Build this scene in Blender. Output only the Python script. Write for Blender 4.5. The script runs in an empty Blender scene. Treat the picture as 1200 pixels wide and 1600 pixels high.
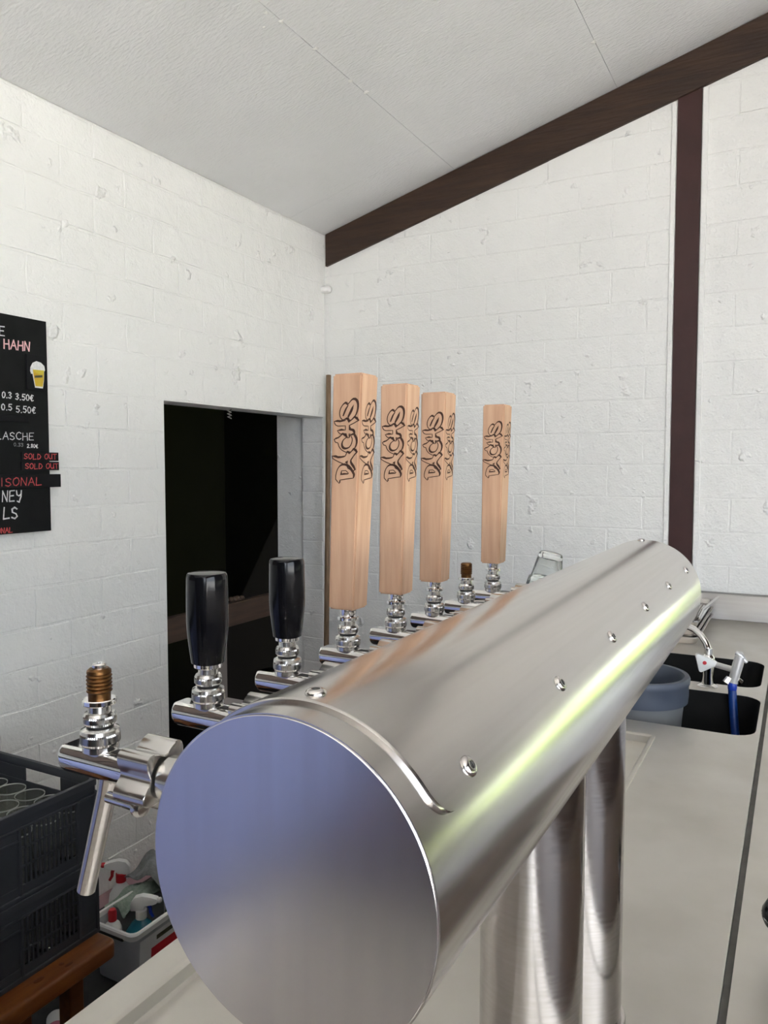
import bpy, bmesh, math, random
from mathutils import Vector, Matrix
from mathutils.geometry import tessellate_polygon
random.seed(7)
PI = math.pi
scene = bpy.context.scene
C = scene.collection

# ---------------------------------------------------------------- camera
cam = bpy.data.cameras.new('camera')
cam.sensor_fit = 'AUTO'; cam.sensor_width = 36.0
cam.lens = 1210.0 / 1600.0 * 36.0
cam.clip_start = 0.02; cam.clip_end = 300
cam_ob = bpy.data.objects.new('camera', cam); C.objects.link(cam_ob)
cam_ob.location = (0, 0, 1.5)
cam_ob.rotation_euler = (math.radians(90 - 3.311), 0, math.radians(28.205))
scene.camera = cam_ob
# ---------------------------------------------------------------- world, sun, windows, exposure
scene.view_settings.view_transform = 'Standard'
scene.view_settings.look = 'None'
scene.view_settings.gamma = 1.0
scene.view_settings.use_curve_mapping = False
scene.view_settings.exposure = 1.38
SKY_STRENGTH = 3.0
SUN_STRENGTH = 42.0
world = bpy.data.worlds.new('sky'); scene.world = world; world.use_nodes = True
wn = world.node_tree.nodes
wn['Background'].inputs['Color'].default_value = (0.82, 0.90, 1.0, 1)
wn['Background'].inputs['Strength'].default_value = SKY_STRENGTH
sun = bpy.data.lights.new('sun', 'SUN'); sun.energy = SUN_STRENGTH; sun.angle = math.radians(0.6)
sun.color = (1.0, 0.97, 0.92)
sun_ob = bpy.data.objects.new('sun', sun); C.objects.link(sun_ob)
_d = Vector((-1.0, .06, -math.tan(math.radians(61)))).normalized()      # high sun on the hatch side, kept out by the deep eaves
sun_ob.rotation_euler = _d.to_track_quat('-Z', 'Y').to_euler()
def portal(loc, rot, sx, sy):
    l = bpy.data.lights.new('daylight_portal', 'AREA'); l.shape = 'RECTANGLE'; l.size = sx; l.size_y = sy
    l.cycles.is_portal = True
    o = bpy.data.objects.new('daylight_portal', l); C.objects.link(o); o.location = loc; o.rotation_euler = rot
# room extents
XL, XR, YB, YF = -2.121, 1.90, 3.326, -2.70
CEIL0, SLOPE = 2.652, 0.277
def ceil_z(x): return CEIL0 + SLOPE * (x - XL)
HATCH = (-2.5, .25, .95, 2.8)                 # wide serving hatch in the right wall, behind the viewer's right shoulder: y0, y1, z0, z1
FRONT = (.55, 1.75, 1.3, 3.1)                  # unseen window added behind the viewer to light the back wall: x0, x1, z0, z1
SIDE = (.75, 2.7, .94, 1.25)                    # unseen low window, shaped for the green strip on the tube
REAR = (.45, 1.75, .94, 1.25)                   # unseen back wall window, shaped for the tube's green strip: x0, x1, z0, z1
portal(((FRONT[0] + FRONT[1]) / 2, YF - .02, (FRONT[2] + FRONT[3]) / 2), (math.radians(90), 0, 0), FRONT[1] - FRONT[0], FRONT[3] - FRONT[2])
portal((XR + .02, (HATCH[0] + HATCH[1]) / 2, (HATCH[2] + HATCH[3]) / 2), (0, math.radians(90), 0), HATCH[3] - HATCH[2], HATCH[1] - HATCH[0])

# ---------------------------------------------------------------- materials
def mat(name, col, rough=.5, metal=0.0, col2=None, nscale=8.0, stretch=(1, 1, 1), bump=0.0, bscale=40.0, bstretch=None,
        space='object', aniso=0.0, spec=0.5, rough2=None, trans=0.0, ior=1.45, coat=0.0, ramp=(0.35, 0.65), detail=4.0, rand=0.0):
    m = bpy.data.materials.new(name); m.use_nodes = True
    nt = m.node_tree; N = nt.nodes; L = nt.links; p = N['Principled BSDF']
    p.inputs['Base Color'].default_value = (*col, 1); p.inputs['Roughness'].default_value = rough
    p.inputs['Metallic'].default_value = metal; p.inputs['Specular IOR Level'].default_value = spec
    p.inputs['Transmission Weight'].default_value = trans; p.inputs['IOR'].default_value = ior
    p.inputs['Anisotropic'].default_value = aniso; p.inputs['Coat Weight'].default_value = coat
    src = None
    if col2 is not None or bump or rough2 is not None:
        if space == 'world':
            g = N.new('ShaderNodeNewGeometry'); src = g.outputs['Position']
        else:
            t = N.new('ShaderNodeTexCoord'); src = t.outputs['Object']
            if rand:
                oi = N.new('ShaderNodeObjectInfo'); ad = N.new('ShaderNodeVectorMath'); ad.operation = 'MULTIPLY_ADD'
                cb = N.new('ShaderNodeCombineXYZ')
                for k in range(3): L.new(oi.outputs['Random'], cb.inputs[k])
                ad.inputs[1].default_value = (rand, rand * 1.7, rand * .6); L.new(cb.outputs[0], ad.inputs[0]); L.new(src, ad.inputs[2]); src = ad.outputs[0]
    def noise(scale, st, det):
        mp = N.new('ShaderNodeMapping'); mp.inputs['Scale'].default_value = st; L.new(src, mp.inputs['Vector'])
        n = N.new('ShaderNodeTexNoise'); n.inputs['Scale'].default_value = scale; n.inputs['Detail'].default_value = det
        L.new(mp.outputs[0], n.inputs['Vector']); return n.outputs['Fac']
    if col2 is not None or rough2 is not None:
        f = noise(nscale, stretch, detail)
        r = N.new('ShaderNodeValToRGB'); r.color_ramp.elements[0].position = ramp[0]; r.color_ramp.elements[1].position = ramp[1]
        L.new(f, r.inputs[0])
        if col2 is not None:
            mx = N.new('ShaderNodeMix'); mx.data_type = 'RGBA'
            mx.inputs[6].default_value = (*col, 1); mx.inputs[7].default_value = (*col2, 1)
            L.new(r.outputs[0], mx.inputs[0]); L.new(mx.outputs[2], p.inputs['Base Color'])
        if rough2 is not None:
            mr = N.new('ShaderNodeMapRange'); mr.inputs['To Min'].default_value = rough; mr.inputs['To Max'].default_value = rough2
            L.new(r.outputs[0], mr.inputs['Value']); L.new(mr.outputs[0], p.inputs['Roughness'])
    if bump:
        b = N.new('ShaderNodeBump'); b.inputs['Strength'].default_value = bump; b.inputs['Distance'].default_value = 0.01
        L.new(noise(bscale, bstretch or (1, 1, 1), 5.0), b.inputs['Height']); L.new(b.outputs[0], p.inputs['Normal'])
    return m

WALL = (0.86, 0.855, 0.825)
M = {}
def paint_mat():
    """thick white masonry paint: rollers, runs and clots as fine relief"""
    m = mat('white_masonry_paint', WALL, .48, col2=(.83, .825, .795), nscale=2.5, space='world')
    nt = m.node_tree; N = nt.nodes; L = nt.links; p = N['Principled BSDF']
    g = N.new('ShaderNodeNewGeometry')
    def nz(s, d):
        n = N.new('ShaderNodeTexNoise'); n.inputs['Scale'].default_value = s; n.inputs['Detail'].default_value = d
        L.new(g.outputs['Position'], n.inputs['Vector']); return n.outputs['Fac']
    cl = N.new('ShaderNodeValToRGB'); cl.color_ramp.elements[0].position = .66; cl.color_ramp.elements[1].position = .74
    L.new(nz(13, 3), cl.inputs[0])
    a = N.new('ShaderNodeMath'); a.operation = 'MULTIPLY_ADD'; a.inputs[1].default_value = .9; L.new(cl.outputs[0], a.inputs[0])
    b0 = N.new('ShaderNodeMath'); b0.operation = 'MULTIPLY'; b0.inputs[1].default_value = .30; L.new(nz(120, 4), b0.inputs[0])
    b1 = N.new('ShaderNodeMath'); b1.operation = 'MULTIPLY_ADD'; b1.inputs[1].default_value = 1.0; L.new(nz(16, 3), b1.inputs[0]); L.new(b0.outputs[0], b1.inputs[2])
    L.new(b1.outputs[0], a.inputs[2])
    b = N.new('ShaderNodeBump'); b.inputs['Strength'].default_value = .75; b.inputs['Distance'].default_value = .010
    L.new(a.outputs[0], b.inputs['Height']); L.new(b.outputs[0], p.inputs['Normal'])
    return m
M['paint'] = paint_mat()
M['ceil'] = mat('white_ceiling_board', (.79, .79, .795), .6, bump=.35, bscale=90, bstretch=(.5, 1.4, 1), space='world', col2=(.755, .755, .755), nscale=3)
M['beam'] = mat('dark_stained_timber', (.026, .013, .008), .6, col2=(.050, .025, .014), nscale=14, stretch=(.25, 3, 3), bump=.3, bscale=30, bstretch=(.3, 4, 4))
M['post'] = mat('maroon_painted_timber', (.050, .017, .015), .5, col2=(.040, .014, .012), nscale=10, bump=.1)
M['steel'] = mat('brushed_stainless', (.66, .635, .61), .20, 1.0, col2=(.645, .62, .595), nscale=30, stretch=(9, .12, 9), rough2=.235)
M['steel_cap'] = mat('brushed_stainless_cap', (.70, .69, .71), .22, 1.0, col2=(.68, .67, .69), nscale=18, stretch=(7, 1, .25), rough2=.24)
M['steel_col'] = mat('polished_stainless_column', (.54, .51, .50), .13, 1.0, col2=(.50, .475, .46), nscale=40, stretch=(1, 1, 8), rough2=.20)
M['top'] = mat('worn_stainless_worktop', (.66, .63, .585), .38, 1.0, col2=(.60, .57, .52), nscale=7, rough2=.55, ramp=(.3, .75), bump=.05, bscale=18)
M['chrome'] = mat('polished_chrome', (.80, .79, .78), .05, 1.0, col2=(.78, .77, .76), nscale=30)
M['chrome2'] = mat('satin_chrome', (.66, .65, .63), .20, 1.0, col2=(.60, .59, .57), nscale=60)
M['chrome_brightened'] = mat('brightened_chrome_fitting', (.72, .71, .70), .32, .6, col2=(.66, .65, .64), nscale=40)  # chrome's overexposed brightness put into a paler colour
M['brass'] = mat('tarnished_brass', (.20, .10, .035), .38, 1.0, col2=(.10, .045, .02), nscale=160)
M['black'] = mat('glossy_black_plastic', (.003, .003, .004), .14, col2=(.005, .005, .006), nscale=20, spec=.3)
M['dark'] = mat('dark_slot', (.01, .01, .01), .5, col2=(.014, .012, .01), nscale=20)
M['bowl'] = mat('dark_sink_bowl', (.008, .008, .008), .6, col2=(.012, .012, .0115), nscale=9, spec=.08)
M['wood'] = mat('pale_maple', (.53, .335, .215), .50, col2=(.445, .265, .165), nscale=26, stretch=(5, 5, .35), bump=.08, bscale=220, bstretch=(3, 3, .25), rand=3.0, detail=6)
M['burn'] = mat('burnt_engraving', (.035, .012, .007), .8, col2=(.05, .02, .01), nscale=200)
M['bench'] = mat('orange_varnished_pine', (.17, .058, .012), .4, col2=(.125, .036, .008), nscale=9, stretch=(6, .6, 6), bump=.04, bscale=60, bstretch=(4, .4, 4))
M['knot'] = mat('pine_knot', (.07, .018, .008), .4, col2=(.11, .03, .01), nscale=40)
M['crate'] = mat('slate_grey_plastic', (.036, .039, .045), .5, col2=(.031, .034, .039), nscale=10)
M['floor'] = mat('terracotta_floor', (.36, .215, .24), .6, col2=(.30, .18, .20), nscale=2.2, bump=.1, bscale=30, space='world')
M['mat_rubber'] = mat('black_rubber', (.012, .012, .013), .7, col2=(.02, .02, .02), nscale=30)
M['void'] = mat('unlit_passage_black', (.0022, .002, .002), .9, col2=(.003, .0026, .0026), nscale=6, spec=.05)  # near-black colour stands in for the darkness of the passage
M['plank'] = mat('dark_brown_plank', (.085, .052, .034), .7, col2=(.06, .036, .024), nscale=8, stretch=(6, .5, 6))  # dark brown with streaks along the plank
M['board'] = mat('blackboard', (.006, .0065, .0065), .6, col2=(.009, .0095, .0095), nscale=14, spec=.2)
M['board2'] = mat('black_magnet_sheet', (.007, .007, .008), .55, col2=(.009, .009, .010), nscale=20, spec=.2)
M['chalk'] = mat('white_chalk', (.80, .80, .78), .9, col2=(.55, .55, .54), nscale=160)
M['chalk_pink'] = mat('pink_chalk', (.82, .55, .55), .9, col2=(.75, .42, .42), nscale=160)
M['chalk_red'] = mat('red_chalk', (.62, .09, .09), .9, col2=(.45, .07, .07), nscale=160)
M['foam'] = mat('printed_foam', (.80, .80, .78), .6, col2=(.66, .66, .64), nscale=120)
M['beer'] = mat('printed_beer', (.62, .50, .05), .6, col2=(.55, .33, .02), nscale=40, stretch=(1, .5, 1))
M['ink'] = mat('printed_dark_ink', (.05, .05, .03), .6, col2=(.09, .08, .04), nscale=90)
M['white'] = mat('white_plastic', (.72, .72, .70), .35, col2=(.68, .68, .66), nscale=12)
M['red'] = mat('red_plastic', (.55, .02, .03), .35, col2=(.48, .02, .03), nscale=12)
M['blue'] = mat('blue_plastic', (.010, .035, .32), .3, col2=(.012, .045, .36), nscale=14)
M['hose'] = mat('blue_rubber_hose', (.003, .028, .16), .4, col2=(.004, .036, .19), nscale=20)
M['teal'] = mat('teal_liquid_bottle', (.015, .14, .21), .25, col2=(.012, .12, .18), nscale=10)
M['green'] = mat('green_plastic', (.03, .13, .03), .35, col2=(.025, .11, .03), nscale=12)
M['cloth'] = mat('grey_cloth', (.23, .24, .24), .9, col2=(.16, .17, .17), nscale=40, bump=.4, bscale=90)
M['greencloth'] = mat('grey_green_cloth', (.20, .26, .21), .9, col2=(.28, .33, .28), nscale=120, bump=.4, bscale=90)
M['pink'] = mat('pink_label', (.50, .13, .20), .5, col2=(.42, .10, .16), nscale=30)
M['bucket'] = mat('pale_grey_bucket', (.17, .175, .18), .45, col2=(.15, .155, .16), nscale=10)
M['bucket_rim'] = mat('blue_grey_bucket_rim', (.068, .082, .11), .45, col2=(.06, .072, .10), nscale=10)
M['tub'] = mat('translucent_white_tub', (.42, .43, .45), .4, col2=(.38, .39, .41), nscale=10)
M['label'] = mat('white_paper_label', (.62, .62, .61), .6, col2=(.58, .58, .57), nscale=20)
M['pole'] = mat('worn_broom_handle', (.22, .14, .08), .6, col2=(.16, .10, .05), nscale=14, stretch=(8, 8, .4))
M['glass'] = mat('clear_glass', (.96, .98, .97), .03, trans=1.0, ior=1.45, col2=(.95, .97, .96), nscale=5)
M['glass_paled'] = mat('paled_beer_glass', (.85, .87, .82), .08, trans=.94, ior=1.25, col2=(.80, .82, .77), nscale=60)  # pale colour mixed into the glass so it shows inside dark crates
M['glass_rim_highlight'] = mat('glass_rim_highlight', (.62, .64, .60), .1, trans=.45, ior=1.3, col2=(.56, .58, .54), nscale=60)  # highlight on the rims put into a paler, less clear glass
M['glass_thin'] = mat('thin_clear_tumbler', (.96, .98, .97), .04, trans=1.0, ior=1.22, col2=(.95, .97, .96), nscale=5)
M['rubber'] = mat('grey_sealing_strip', (.07, .068, .062), .7, col2=(.10, .095, .085), nscale=30)
M['lawn'] = mat('lightened_lawn', (.34, .42, .07), .9, col2=(.30, .38, .06), nscale=1.5)  # green lightened to make up for the shade on the lawn
M['terrace'] = mat('grey_terrace', (.415, .405, .39), .8, col2=(.365, .355, .345), nscale=2)
M['hedge'] = mat('hedge_green', (.035, .06, .02), .8, col2=(.05, .085, .03), nscale=3, bump=.6, bscale=5)
M['cabinet'] = mat('steel_cabinet', (.50, .49, .47), .4, 1.0, col2=(.46, .45, .43), nscale=6)
M['house'] = mat('pale_rendered_house', (.62, .60, .57), .8, col2=(.57, .55, .52), nscale=.6)
M['panel'] = mat('unseen_dark_panelling', (.055, .034, .024), .5, col2=(.075, .047, .033), nscale=5, stretch=(5, 5, .4))  # unseen dark brown, invented to darken what the steel reflects
M['upstand'] = mat('darkened_steel_upstand', (.36, .355, .35), .30, 1.0, col2=(.33, .325, .32), nscale=12, stretch=(.3, 6, 6))  # steel darkened in colour to stand in for dim reflections
M['laminate'] = mat('pale_grey_laminate', (.42, .42, .47), .35, col2=(.38, .38, .43), nscale=20)
M['cap_blue'] = mat('unseen_blue_cupboard_paint', (.50, .58, .98), .45, col2=(.48, .56, .95), nscale=5)  # blue of the unseen cupboard, picked for the end cap's reflection
M['slate_mat'] = mat('slate_mat_fibre', (.018, .018, .03), .85, col2=(.024, .024, .038), nscale=50)

# ---------------------------------------------------------------- mesh helpers
def bm_new(): return bmesh.new()
def add_raw(bm, vs, fs, T=None):
    v = [bm.verts.new(T @ Vector(p) if T is not None else Vector(p)) for p in vs]
    out = []
    for f in fs:
        try: out.append(bm.faces.new([v[i] for i in f]))
        except ValueError: pass
    return v
def add_box(bm, a, b, bev=0.0, T=None, seg=2):
    x0, y0, z0 = a; x1, y1, z1 = b
    vs = [(x0, y0, z0), (x1, y0, z0), (x1, y1, z0), (x0, y1, z0), (x0, y0, z1), (x1, y0, z1), (x1, y1, z1), (x0, y1, z1)]
    fs = [(0, 3, 2, 1), (4, 5, 6, 7), (0, 1, 5, 4), (1, 2, 6, 5), (2, 3, 7, 6), (3, 0, 4, 7)]
    t = bmesh.new(); add_raw(t, vs, fs)
    if bev: bmesh.ops.bevel(t, geom=t.edges[:], offset=bev, segments=seg, affect='EDGES', profile=.5)
    merge(bm, t, T)
def merge(bm, t, T=None):
    mp = {v: bm.verts.new(T @ v.co if T is not None else v.co.copy()) for v in t.verts}
    for f in t.faces:
        try:
            nf = bm.faces.new([mp[v] for v in f.verts]); nf.smooth = f.smooth; nf.material_index = f.material_index
        except ValueError: pass
    t.free()
def add_lathe(bm, prof, seg=32, T=None, cap=True, sx=1.0, sy=1.0):
    rings = []
    for r, z in prof:
        if r <= 1e-7: rings.append([bm.verts.new(T @ Vector((0, 0, z)) if T is not None else Vector((0, 0, z)))])
        else:
            ring = []
            for k in range(seg):
                p = Vector((r * sx * math.cos(2 * PI * k / seg), r * sy * math.sin(2 * PI * k / seg), z))
                ring.append(bm.verts.new(T @ p if T is not None else p))
            rings.append(ring)
    for a, b in zip(rings, rings[1:]):
        for k in range(seg):
            k2 = (k + 1) % seg
            if len(a) == 1 and len(b) == 1: continue
            if len(a) == 1: bm.faces.new((a[0], b[k2], b[k]))
            elif len(b) == 1: bm.faces.new((a[k], a[k2], b[0]))
            else: bm.faces.new((a[k], a[k2], b[k2], b[k]))
    if cap:
        if len(rings[0]) > 1: bm.faces.new(rings[0][::-1])
        if len(rings[-1]) > 1: bm.faces.new(rings[-1])
def add_tube(bm, pts, r, seg=12, closed=False):
    pts = [Vector(p) for p in pts]; rs = r if isinstance(r, (list, tuple)) else [r] * len(pts)
    n = len(pts); rings = []; up = None
    for i, p in enumerate(pts):
        d = (pts[min(i + 1, n - 1)] - pts[max(i - 1, 0)]).normalized()
        if up is None:
            up = Vector((0, 0, 1)) if abs(d.z) < .9 else Vector((1, 0, 0))
        s = d.cross(up).normalized(); up = s.cross(d).normalized()
        rings.append([bm.verts.new(p + rs[i] * (math.cos(2 * PI * k / seg) * s + math.sin(2 * PI * k / seg) * up)) for k in range(seg)])
    for a, b in zip(rings, rings[1:]):
        for k in range(seg): bm.faces.new((a[k], a[(k + 1) % seg], b[(k + 1) % seg], b[k]))
    bm.faces.new(rings[0][::-1]); bm.faces.new(rings[-1])
def add_prism(bm, poly, T, depth, bev=0.0):
    """polygon in local xy, extruded along local +z by depth; front edge bevelled inwards by bev"""
    n = len(poly)
    if bev:
        cx = sum(p[0] for p in poly) / n; cy = sum(p[1] for p in poly) / n
        def ins(p):
            d = Vector((cx - p[0], cy - p[1])); L_ = d.length
            sx = bev * (1 if d.x > 0 else -1) if abs(d.x) > bev * 1.5 else 0
            sy = bev * (1 if d.y > 0 else -1) if abs(d.y) > bev * 1.5 else 0
            return (p[0] + sx, p[1] + sy)
        top = [ins(p) for p in poly]
        vs = [(x, y, 0) for x, y in poly] + [(x, y, depth - bev * .6) for x, y in poly] + [(x, y, depth) for x, y in top]
        fs = [tuple(range(n))[::-1], tuple(range(2 * n, 3 * n))]
        for l in (0, n):
            for i in range(n): fs.append((l + i, l + (i + 1) % n, l + n + (i + 1) % n, l + n + i))
    else:
        vs = [(x, y, 0) for x, y in poly] + [(x, y, depth) for x, y in poly]
        fs = [tuple(range(n))[::-1], tuple(range(n, 2 * n))] + [(i, (i + 1) % n, n + (i + 1) % n, n + i) for i in range(n)]
    add_raw(bm, vs, fs, T)
def mk(name, bm, m, parent=None, smooth=None, loc=None):
    bmesh.ops.recalc_face_normals(bm, faces=bm.faces[:])
    me = bpy.data.meshes.new(name); bm.to_mesh(me); bm.free()
    for x in (m if isinstance(m, (list, tuple)) else [m]): me.materials.append(x)
    if smooth is not None:
        me.shade_smooth(); me.set_sharp_from_angle(angle=math.radians(smooth))
    o = bpy.data.objects.new(name, me); C.objects.link(o)
    if parent is not None: o.parent = parent
    if loc is not None: o.location = loc
    return o
def tag(o, label=None, cat=None, group=None, kind=None):
    if label: o['label'] = label
    if cat: o['category'] = cat
    if group: o['group'] = group
    if kind: o['kind'] = kind
    return o
def thing(name, label, cat, loc=(0, 0, 0), group=None, rot=(0, 0, 0)):
    o = bpy.data.objects.new(name, None); C.objects.link(o); o.location = loc; o.rotation_euler = rot
    o.empty_display_size = .05
    return tag(o, label, cat, group)
def struct(o, label=None): o['kind'] = 'structure'; return tag(o, label)
def dup(o, parent=None):
    c = o.copy(); C.objects.link(c); c.parent = parent
    for ch in o.children: dup(ch, c)
    return c
def Tr(x, y, z): return Matrix.Translation((x, y, z))
def Rx(a): return Matrix.Rotation(a, 4, 'X')
def Ry(a): return Matrix.Rotation(a, 4, 'Y')
def Rz(a): return Matrix.Rotation(a, 4, 'Z')
PX = Matrix(((0, 0, 1, 0), (1, 0, 0, 0), (0, 1, 0, 0), (0, 0, 0, 1)))   # local (x,y,z) -> world (z, x, y): wall facing +X
MY = Matrix(((1, 0, 0, 0), (0, 0, -1, 0), (0, 1, 0, 0), (0, 0, 0, 1)))  # local (x,y,z) -> world (x,-z, y): wall facing -Y
XM = PX                                                                 # local z -> +x
def box_ob(name, a, b, m, parent=None, bev=0.0):
    bm = bm_new(); add_box(bm, a, b, bev); return mk(name, bm, m, parent)

# ---------------------------------------------------------------- structure
# floor, terrace, lawn, added house
struct(box_ob('floor', (XL - 1.2, YF - .15, -.10), (XR + .15, YB + .2, 0), M['floor']), 'terracotta coloured bar floor')
struct(box_ob('terrace_ground', (-14, -30, -.16), (40, 2.2, -.10), M['terrace']), 'pale paved ground outside the bar')
bm = bm_new(); add_box(bm, (-14, 2.2, -.16), (11, 30, -.10)); struct(mk('lawn_ground', bm, M['lawn']), 'lawn beyond the serving hatch')
o = box_ob('shade_house', (9, 2.4, -.1), (15, 26, 15), M['house']); tag(o, 'unseen tall pale house added to shade the lawn', 'house')  # unseen house, put in to keep the lawn in shadow
# left wall with the doorway in it (2.20..3.307 by 0..1.76)
DY0, DY1, DZ = 2.200, 3.307, 1.752
TH = .128
WF = XL - .0025                                   # mortar bed, bricks stand proud of it
bm = bm_new()
add_box(bm, (WF - TH, YF, 0), (WF, DY0, ceil_z(XL) + .05))
add_box(bm, (WF - TH, DY0, DZ), (WF, YB + .1, ceil_z(XL) + .05))
add_box(bm, (WF - TH, DY1 + .004, 0), (WF, YB + .1, DZ))
wall_left = struct(mk('wall_left', bm, M['paint']), 'white painted block wall with the dark doorway')
bm = bm_new()
xr = .95
def back_box(a, b, c, d, top=False):
    vs = [(a, YB + .0025, c), (b, YB + .0025, c), (b, YB + .0025, d(b) if top else d), (a, YB + .0025, d(a) if top else d)]
    vs += [(x, y + .14, z) for x, y, z in vs]
    add_raw(bm, vs, [(0, 1, 2, 3), (7, 6, 5, 4), (0, 4, 5, 1), (1, 5, 6, 2), (2, 6, 7, 3), (3, 7, 4, 0)])
back_box(XL - .3, REAR[0], 0, ceil_z, True); back_box(REAR[1], XR + .1, 0, ceil_z, True)
back_box(REAR[0], REAR[1], 0, REAR[2]); back_box(REAR[0], REAR[1], REAR[3], ceil_z, True)
wall_back = struct(mk('wall_back', bm, M['paint']), 'white painted block wall under the sloping beam')
# unseen right and front walls, dark panelling invented for the steel's reflections
def wall_with_holes(u0, u1, z0, z1, holes, put):
    us = sorted({u0, u1} | {h[0] for h in holes} | {h[1] for h in holes}); zs = sorted({z0, z1} | {h[2] for h in holes} | {h[3] for h in holes})
    for a, b in zip(us, us[1:]):
        for c, d in zip(zs, zs[1:]):
            if not any(h[0] <= a and b <= h[1] and h[2] <= c and d <= h[3] for h in holes): put(a, b, c, d)
bm = bm_new(); wall_with_holes(YF - .1, YB + .14, 0, ceil_z(XR) + .05, [HATCH, SIDE], lambda a, b, c, d: add_box(bm, (XR, a, c), (XR + .12, b, d)))
struct(mk('wall_right', bm, M['panel']), 'unseen wall with serving hatch, panelled dark for the steel reflections')
bm = bm_new(); wall_with_holes(XL - .2, XR + .1, 0, 3.8, [FRONT], lambda a, b, c, d: add_box(bm, (a, YF - .12, c), (b, YF, d))); struct(mk('wall_front', bm, M['panel']), 'unseen wall behind the viewer, panelled dark for the steel reflections')

# ceiling: deck plus the boards nailed under it, with open joints
bm = bm_new()
x0, x1 = XL - .25, XR + 2.2  # unseen eaves drawn out past the hatch to block the sun
vs = [(x0, YF - .5, ceil_z(x0) + .014), (x1, YF - .5, ceil_z(x1) + .014), (x1, YB + .3, ceil_z(x1) + .014), (x0, YB + .3, ceil_z(x0) + .014)]
vs += [(x, y, z + .10) for x, y, z in vs]
add_raw(bm, vs, [(3, 2, 1, 0), (4, 5, 6, 7), (0, 1, 5, 4), (1, 2, 6, 5), (2, 3, 7, 6), (3, 0, 4, 7)])
ceiling = struct(mk('ceiling', bm, M['ceil']), 'white sloping ceiling of nailed boards')
xs = [XL, -1.418, -.700, .018, .736, 1.454, XR]; ys = [YF, -.98, 1.02, 3.022, YB]
for i in range(len(xs) - 1):
    for j in range(len(ys) - 1):
        a, b = xs[i] + .0006, xs[i + 1] - .0006; c, d = ys[j] + .0008, ys[j + 1] - .0008
        dz = random.uniform(-.0007, .0007) if j != 3 else .0006
        bm = bm_new(); vs = []
        e = .0008
        for t, zz in ((0, .013), (0, e), (e, 0)):
            vs += [(x, y, ceil_z(x) + zz + dz) for x, y in ((a + t, c + t), (b - t, c + t), (b - t, d - t), (a + t, d - t))]
        fs = [(0, 1, 2, 3), (11, 10, 9, 8)] + [(l + k, l + 4 + k, l + 4 + (k + 1) % 4, l + (k + 1) % 4) for l in (0, 4) for k in range(4)]
        add_raw(bm, vs, fs); mk('ceiling_board', bm, M['ceil'], ceiling)

# bricks ----------------------------------------------------------------
def clip_half(poly, a, b, c):           # keep a*x+b*y <= c
    out = []
    for i in range(len(poly)):
        p, q = poly[i], poly[(i + 1) % len(poly)]
        dp, dq = a * p[0] + b * p[1] - c, a * q[0] + b * q[1] - c
        if dp <= 0: out.append(p)
        if dp * dq < 0:
            t = dp / (dp - dq); out.append((p[0] + t * (q[0] - p[0]), p[1] + t * (q[1] - p[1])))
    return out
JT = .0032
def brick_poly(w, h):
    j = lambda s=.0022: random.uniform(-s, s)
    return [(JT + j(), JT + j()), (w * .5, JT + j()), (w - JT + j(), JT + j()), (w - JT + j(), h * .5), (w - JT + j(), h - JT + j()), (w * .5, h - JT + j()), (JT + j(), h - JT + j()), (JT + j(), h * .5)]
pool = {}
def full_brick(w, h):
    k = (round(w, 3), round(h, 3)); l = pool.setdefault(k, [])
    if len(l) < 7:
        bm = bm_new(); add_prism(bm, brick_poly(w, h), None, .0024 + random.uniform(-.0012, .0016), .0018)
        bmesh.ops.recalc_face_normals(bm, faces=bm.faces[:])
        me = bpy.data.meshes.new('brick'); bm.to_mesh(me); bm.free(); me.materials.append(M['paint']); l.append(me)
        return me
    return random.choice(l)
def lay(parent, T, u0, u1, rows, pitch, offs, cut=None, hole=None):
    """rows: list of (z0,z1); u: along the wall; cut=(a,b,c) half plane; hole=(u0,u1,ztop)"""
    for r, (za, zb) in enumerate(rows):
        u = u0 - ((u0 - offs[r % len(offs)]) % pitch)
        while u < u1:
            a, b = max(u, u0), min(u + pitch, u1); u += pitch
            if hole and za < hole[2] - .01:
                if b > hole[0] and a < hole[1]:
                    if a < hole[0]: b = hole[0]
                    else: continue
            if b - a < .025: continue
            poly_ok = True
            h = zb - za
            if cut:
                cs = [cut[0] * x + cut[1] * y - cut[2] for x, y in ((a, za), (b, za), (a, zb), (b, zb))]
                if min(cs) > -.02: continue
                poly_ok = max(cs) < 0
            if poly_ok and b - a > pitch - .001:
                o = bpy.data.objects.new('brick', full_brick(pitch, h)); C.objects.link(o); o.parent = parent
                o.matrix_local = T @ Tr(a, za, 0)
                if random.random() < .5 and False: pass
            else:
                p = [(a + x, za + y) for x, y in brick_poly(b - a, h)]
                if cut: p = clip_half(p, *cut)
                if len(p) < 3: continue
                bm = bm_new(); add_prism(bm, p, T, .0020, .0016); mk('brick', bm, M['paint'], parent)
rows = [(z, z + .1245) for z in [.9945 - .125 * k for k in range(8, 0, -1)]]
rows = [(max(a, 0.0), b) for a, b in rows] + [(.9945 + .1245 * k, .9945 + .1245 * (k + 1)) for k in range(4)]
rows = rows + [(1.4925, 1.631), (1.631, DZ + .004), (DZ + .004, 1.91), (1.91, 2.035), (2.035, 2.16), (2.16, 2.285), (2.285, 2.41), (2.41, 2.535), (2.535, 2.648)]
lay(wall_left, Tr(WF, 0, 0) @ PX, .75, YB, rows, .268, [.01, .144], None, (DY0, DY1 + .004, DZ + .002))
rb = [(.708 + .1337 * k, .708 + .1337 * (k + 1)) for k in range(18)]
cutl = (-SLOPE, 1.0, CEIL0 - SLOPE * XL - .10)       # bricks end behind the beam
lay(wall_back, Tr(0, YB + .0025, 0) @ MY, XL, -.470, rb, .276, [-.846, -.712], cutl)
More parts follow.
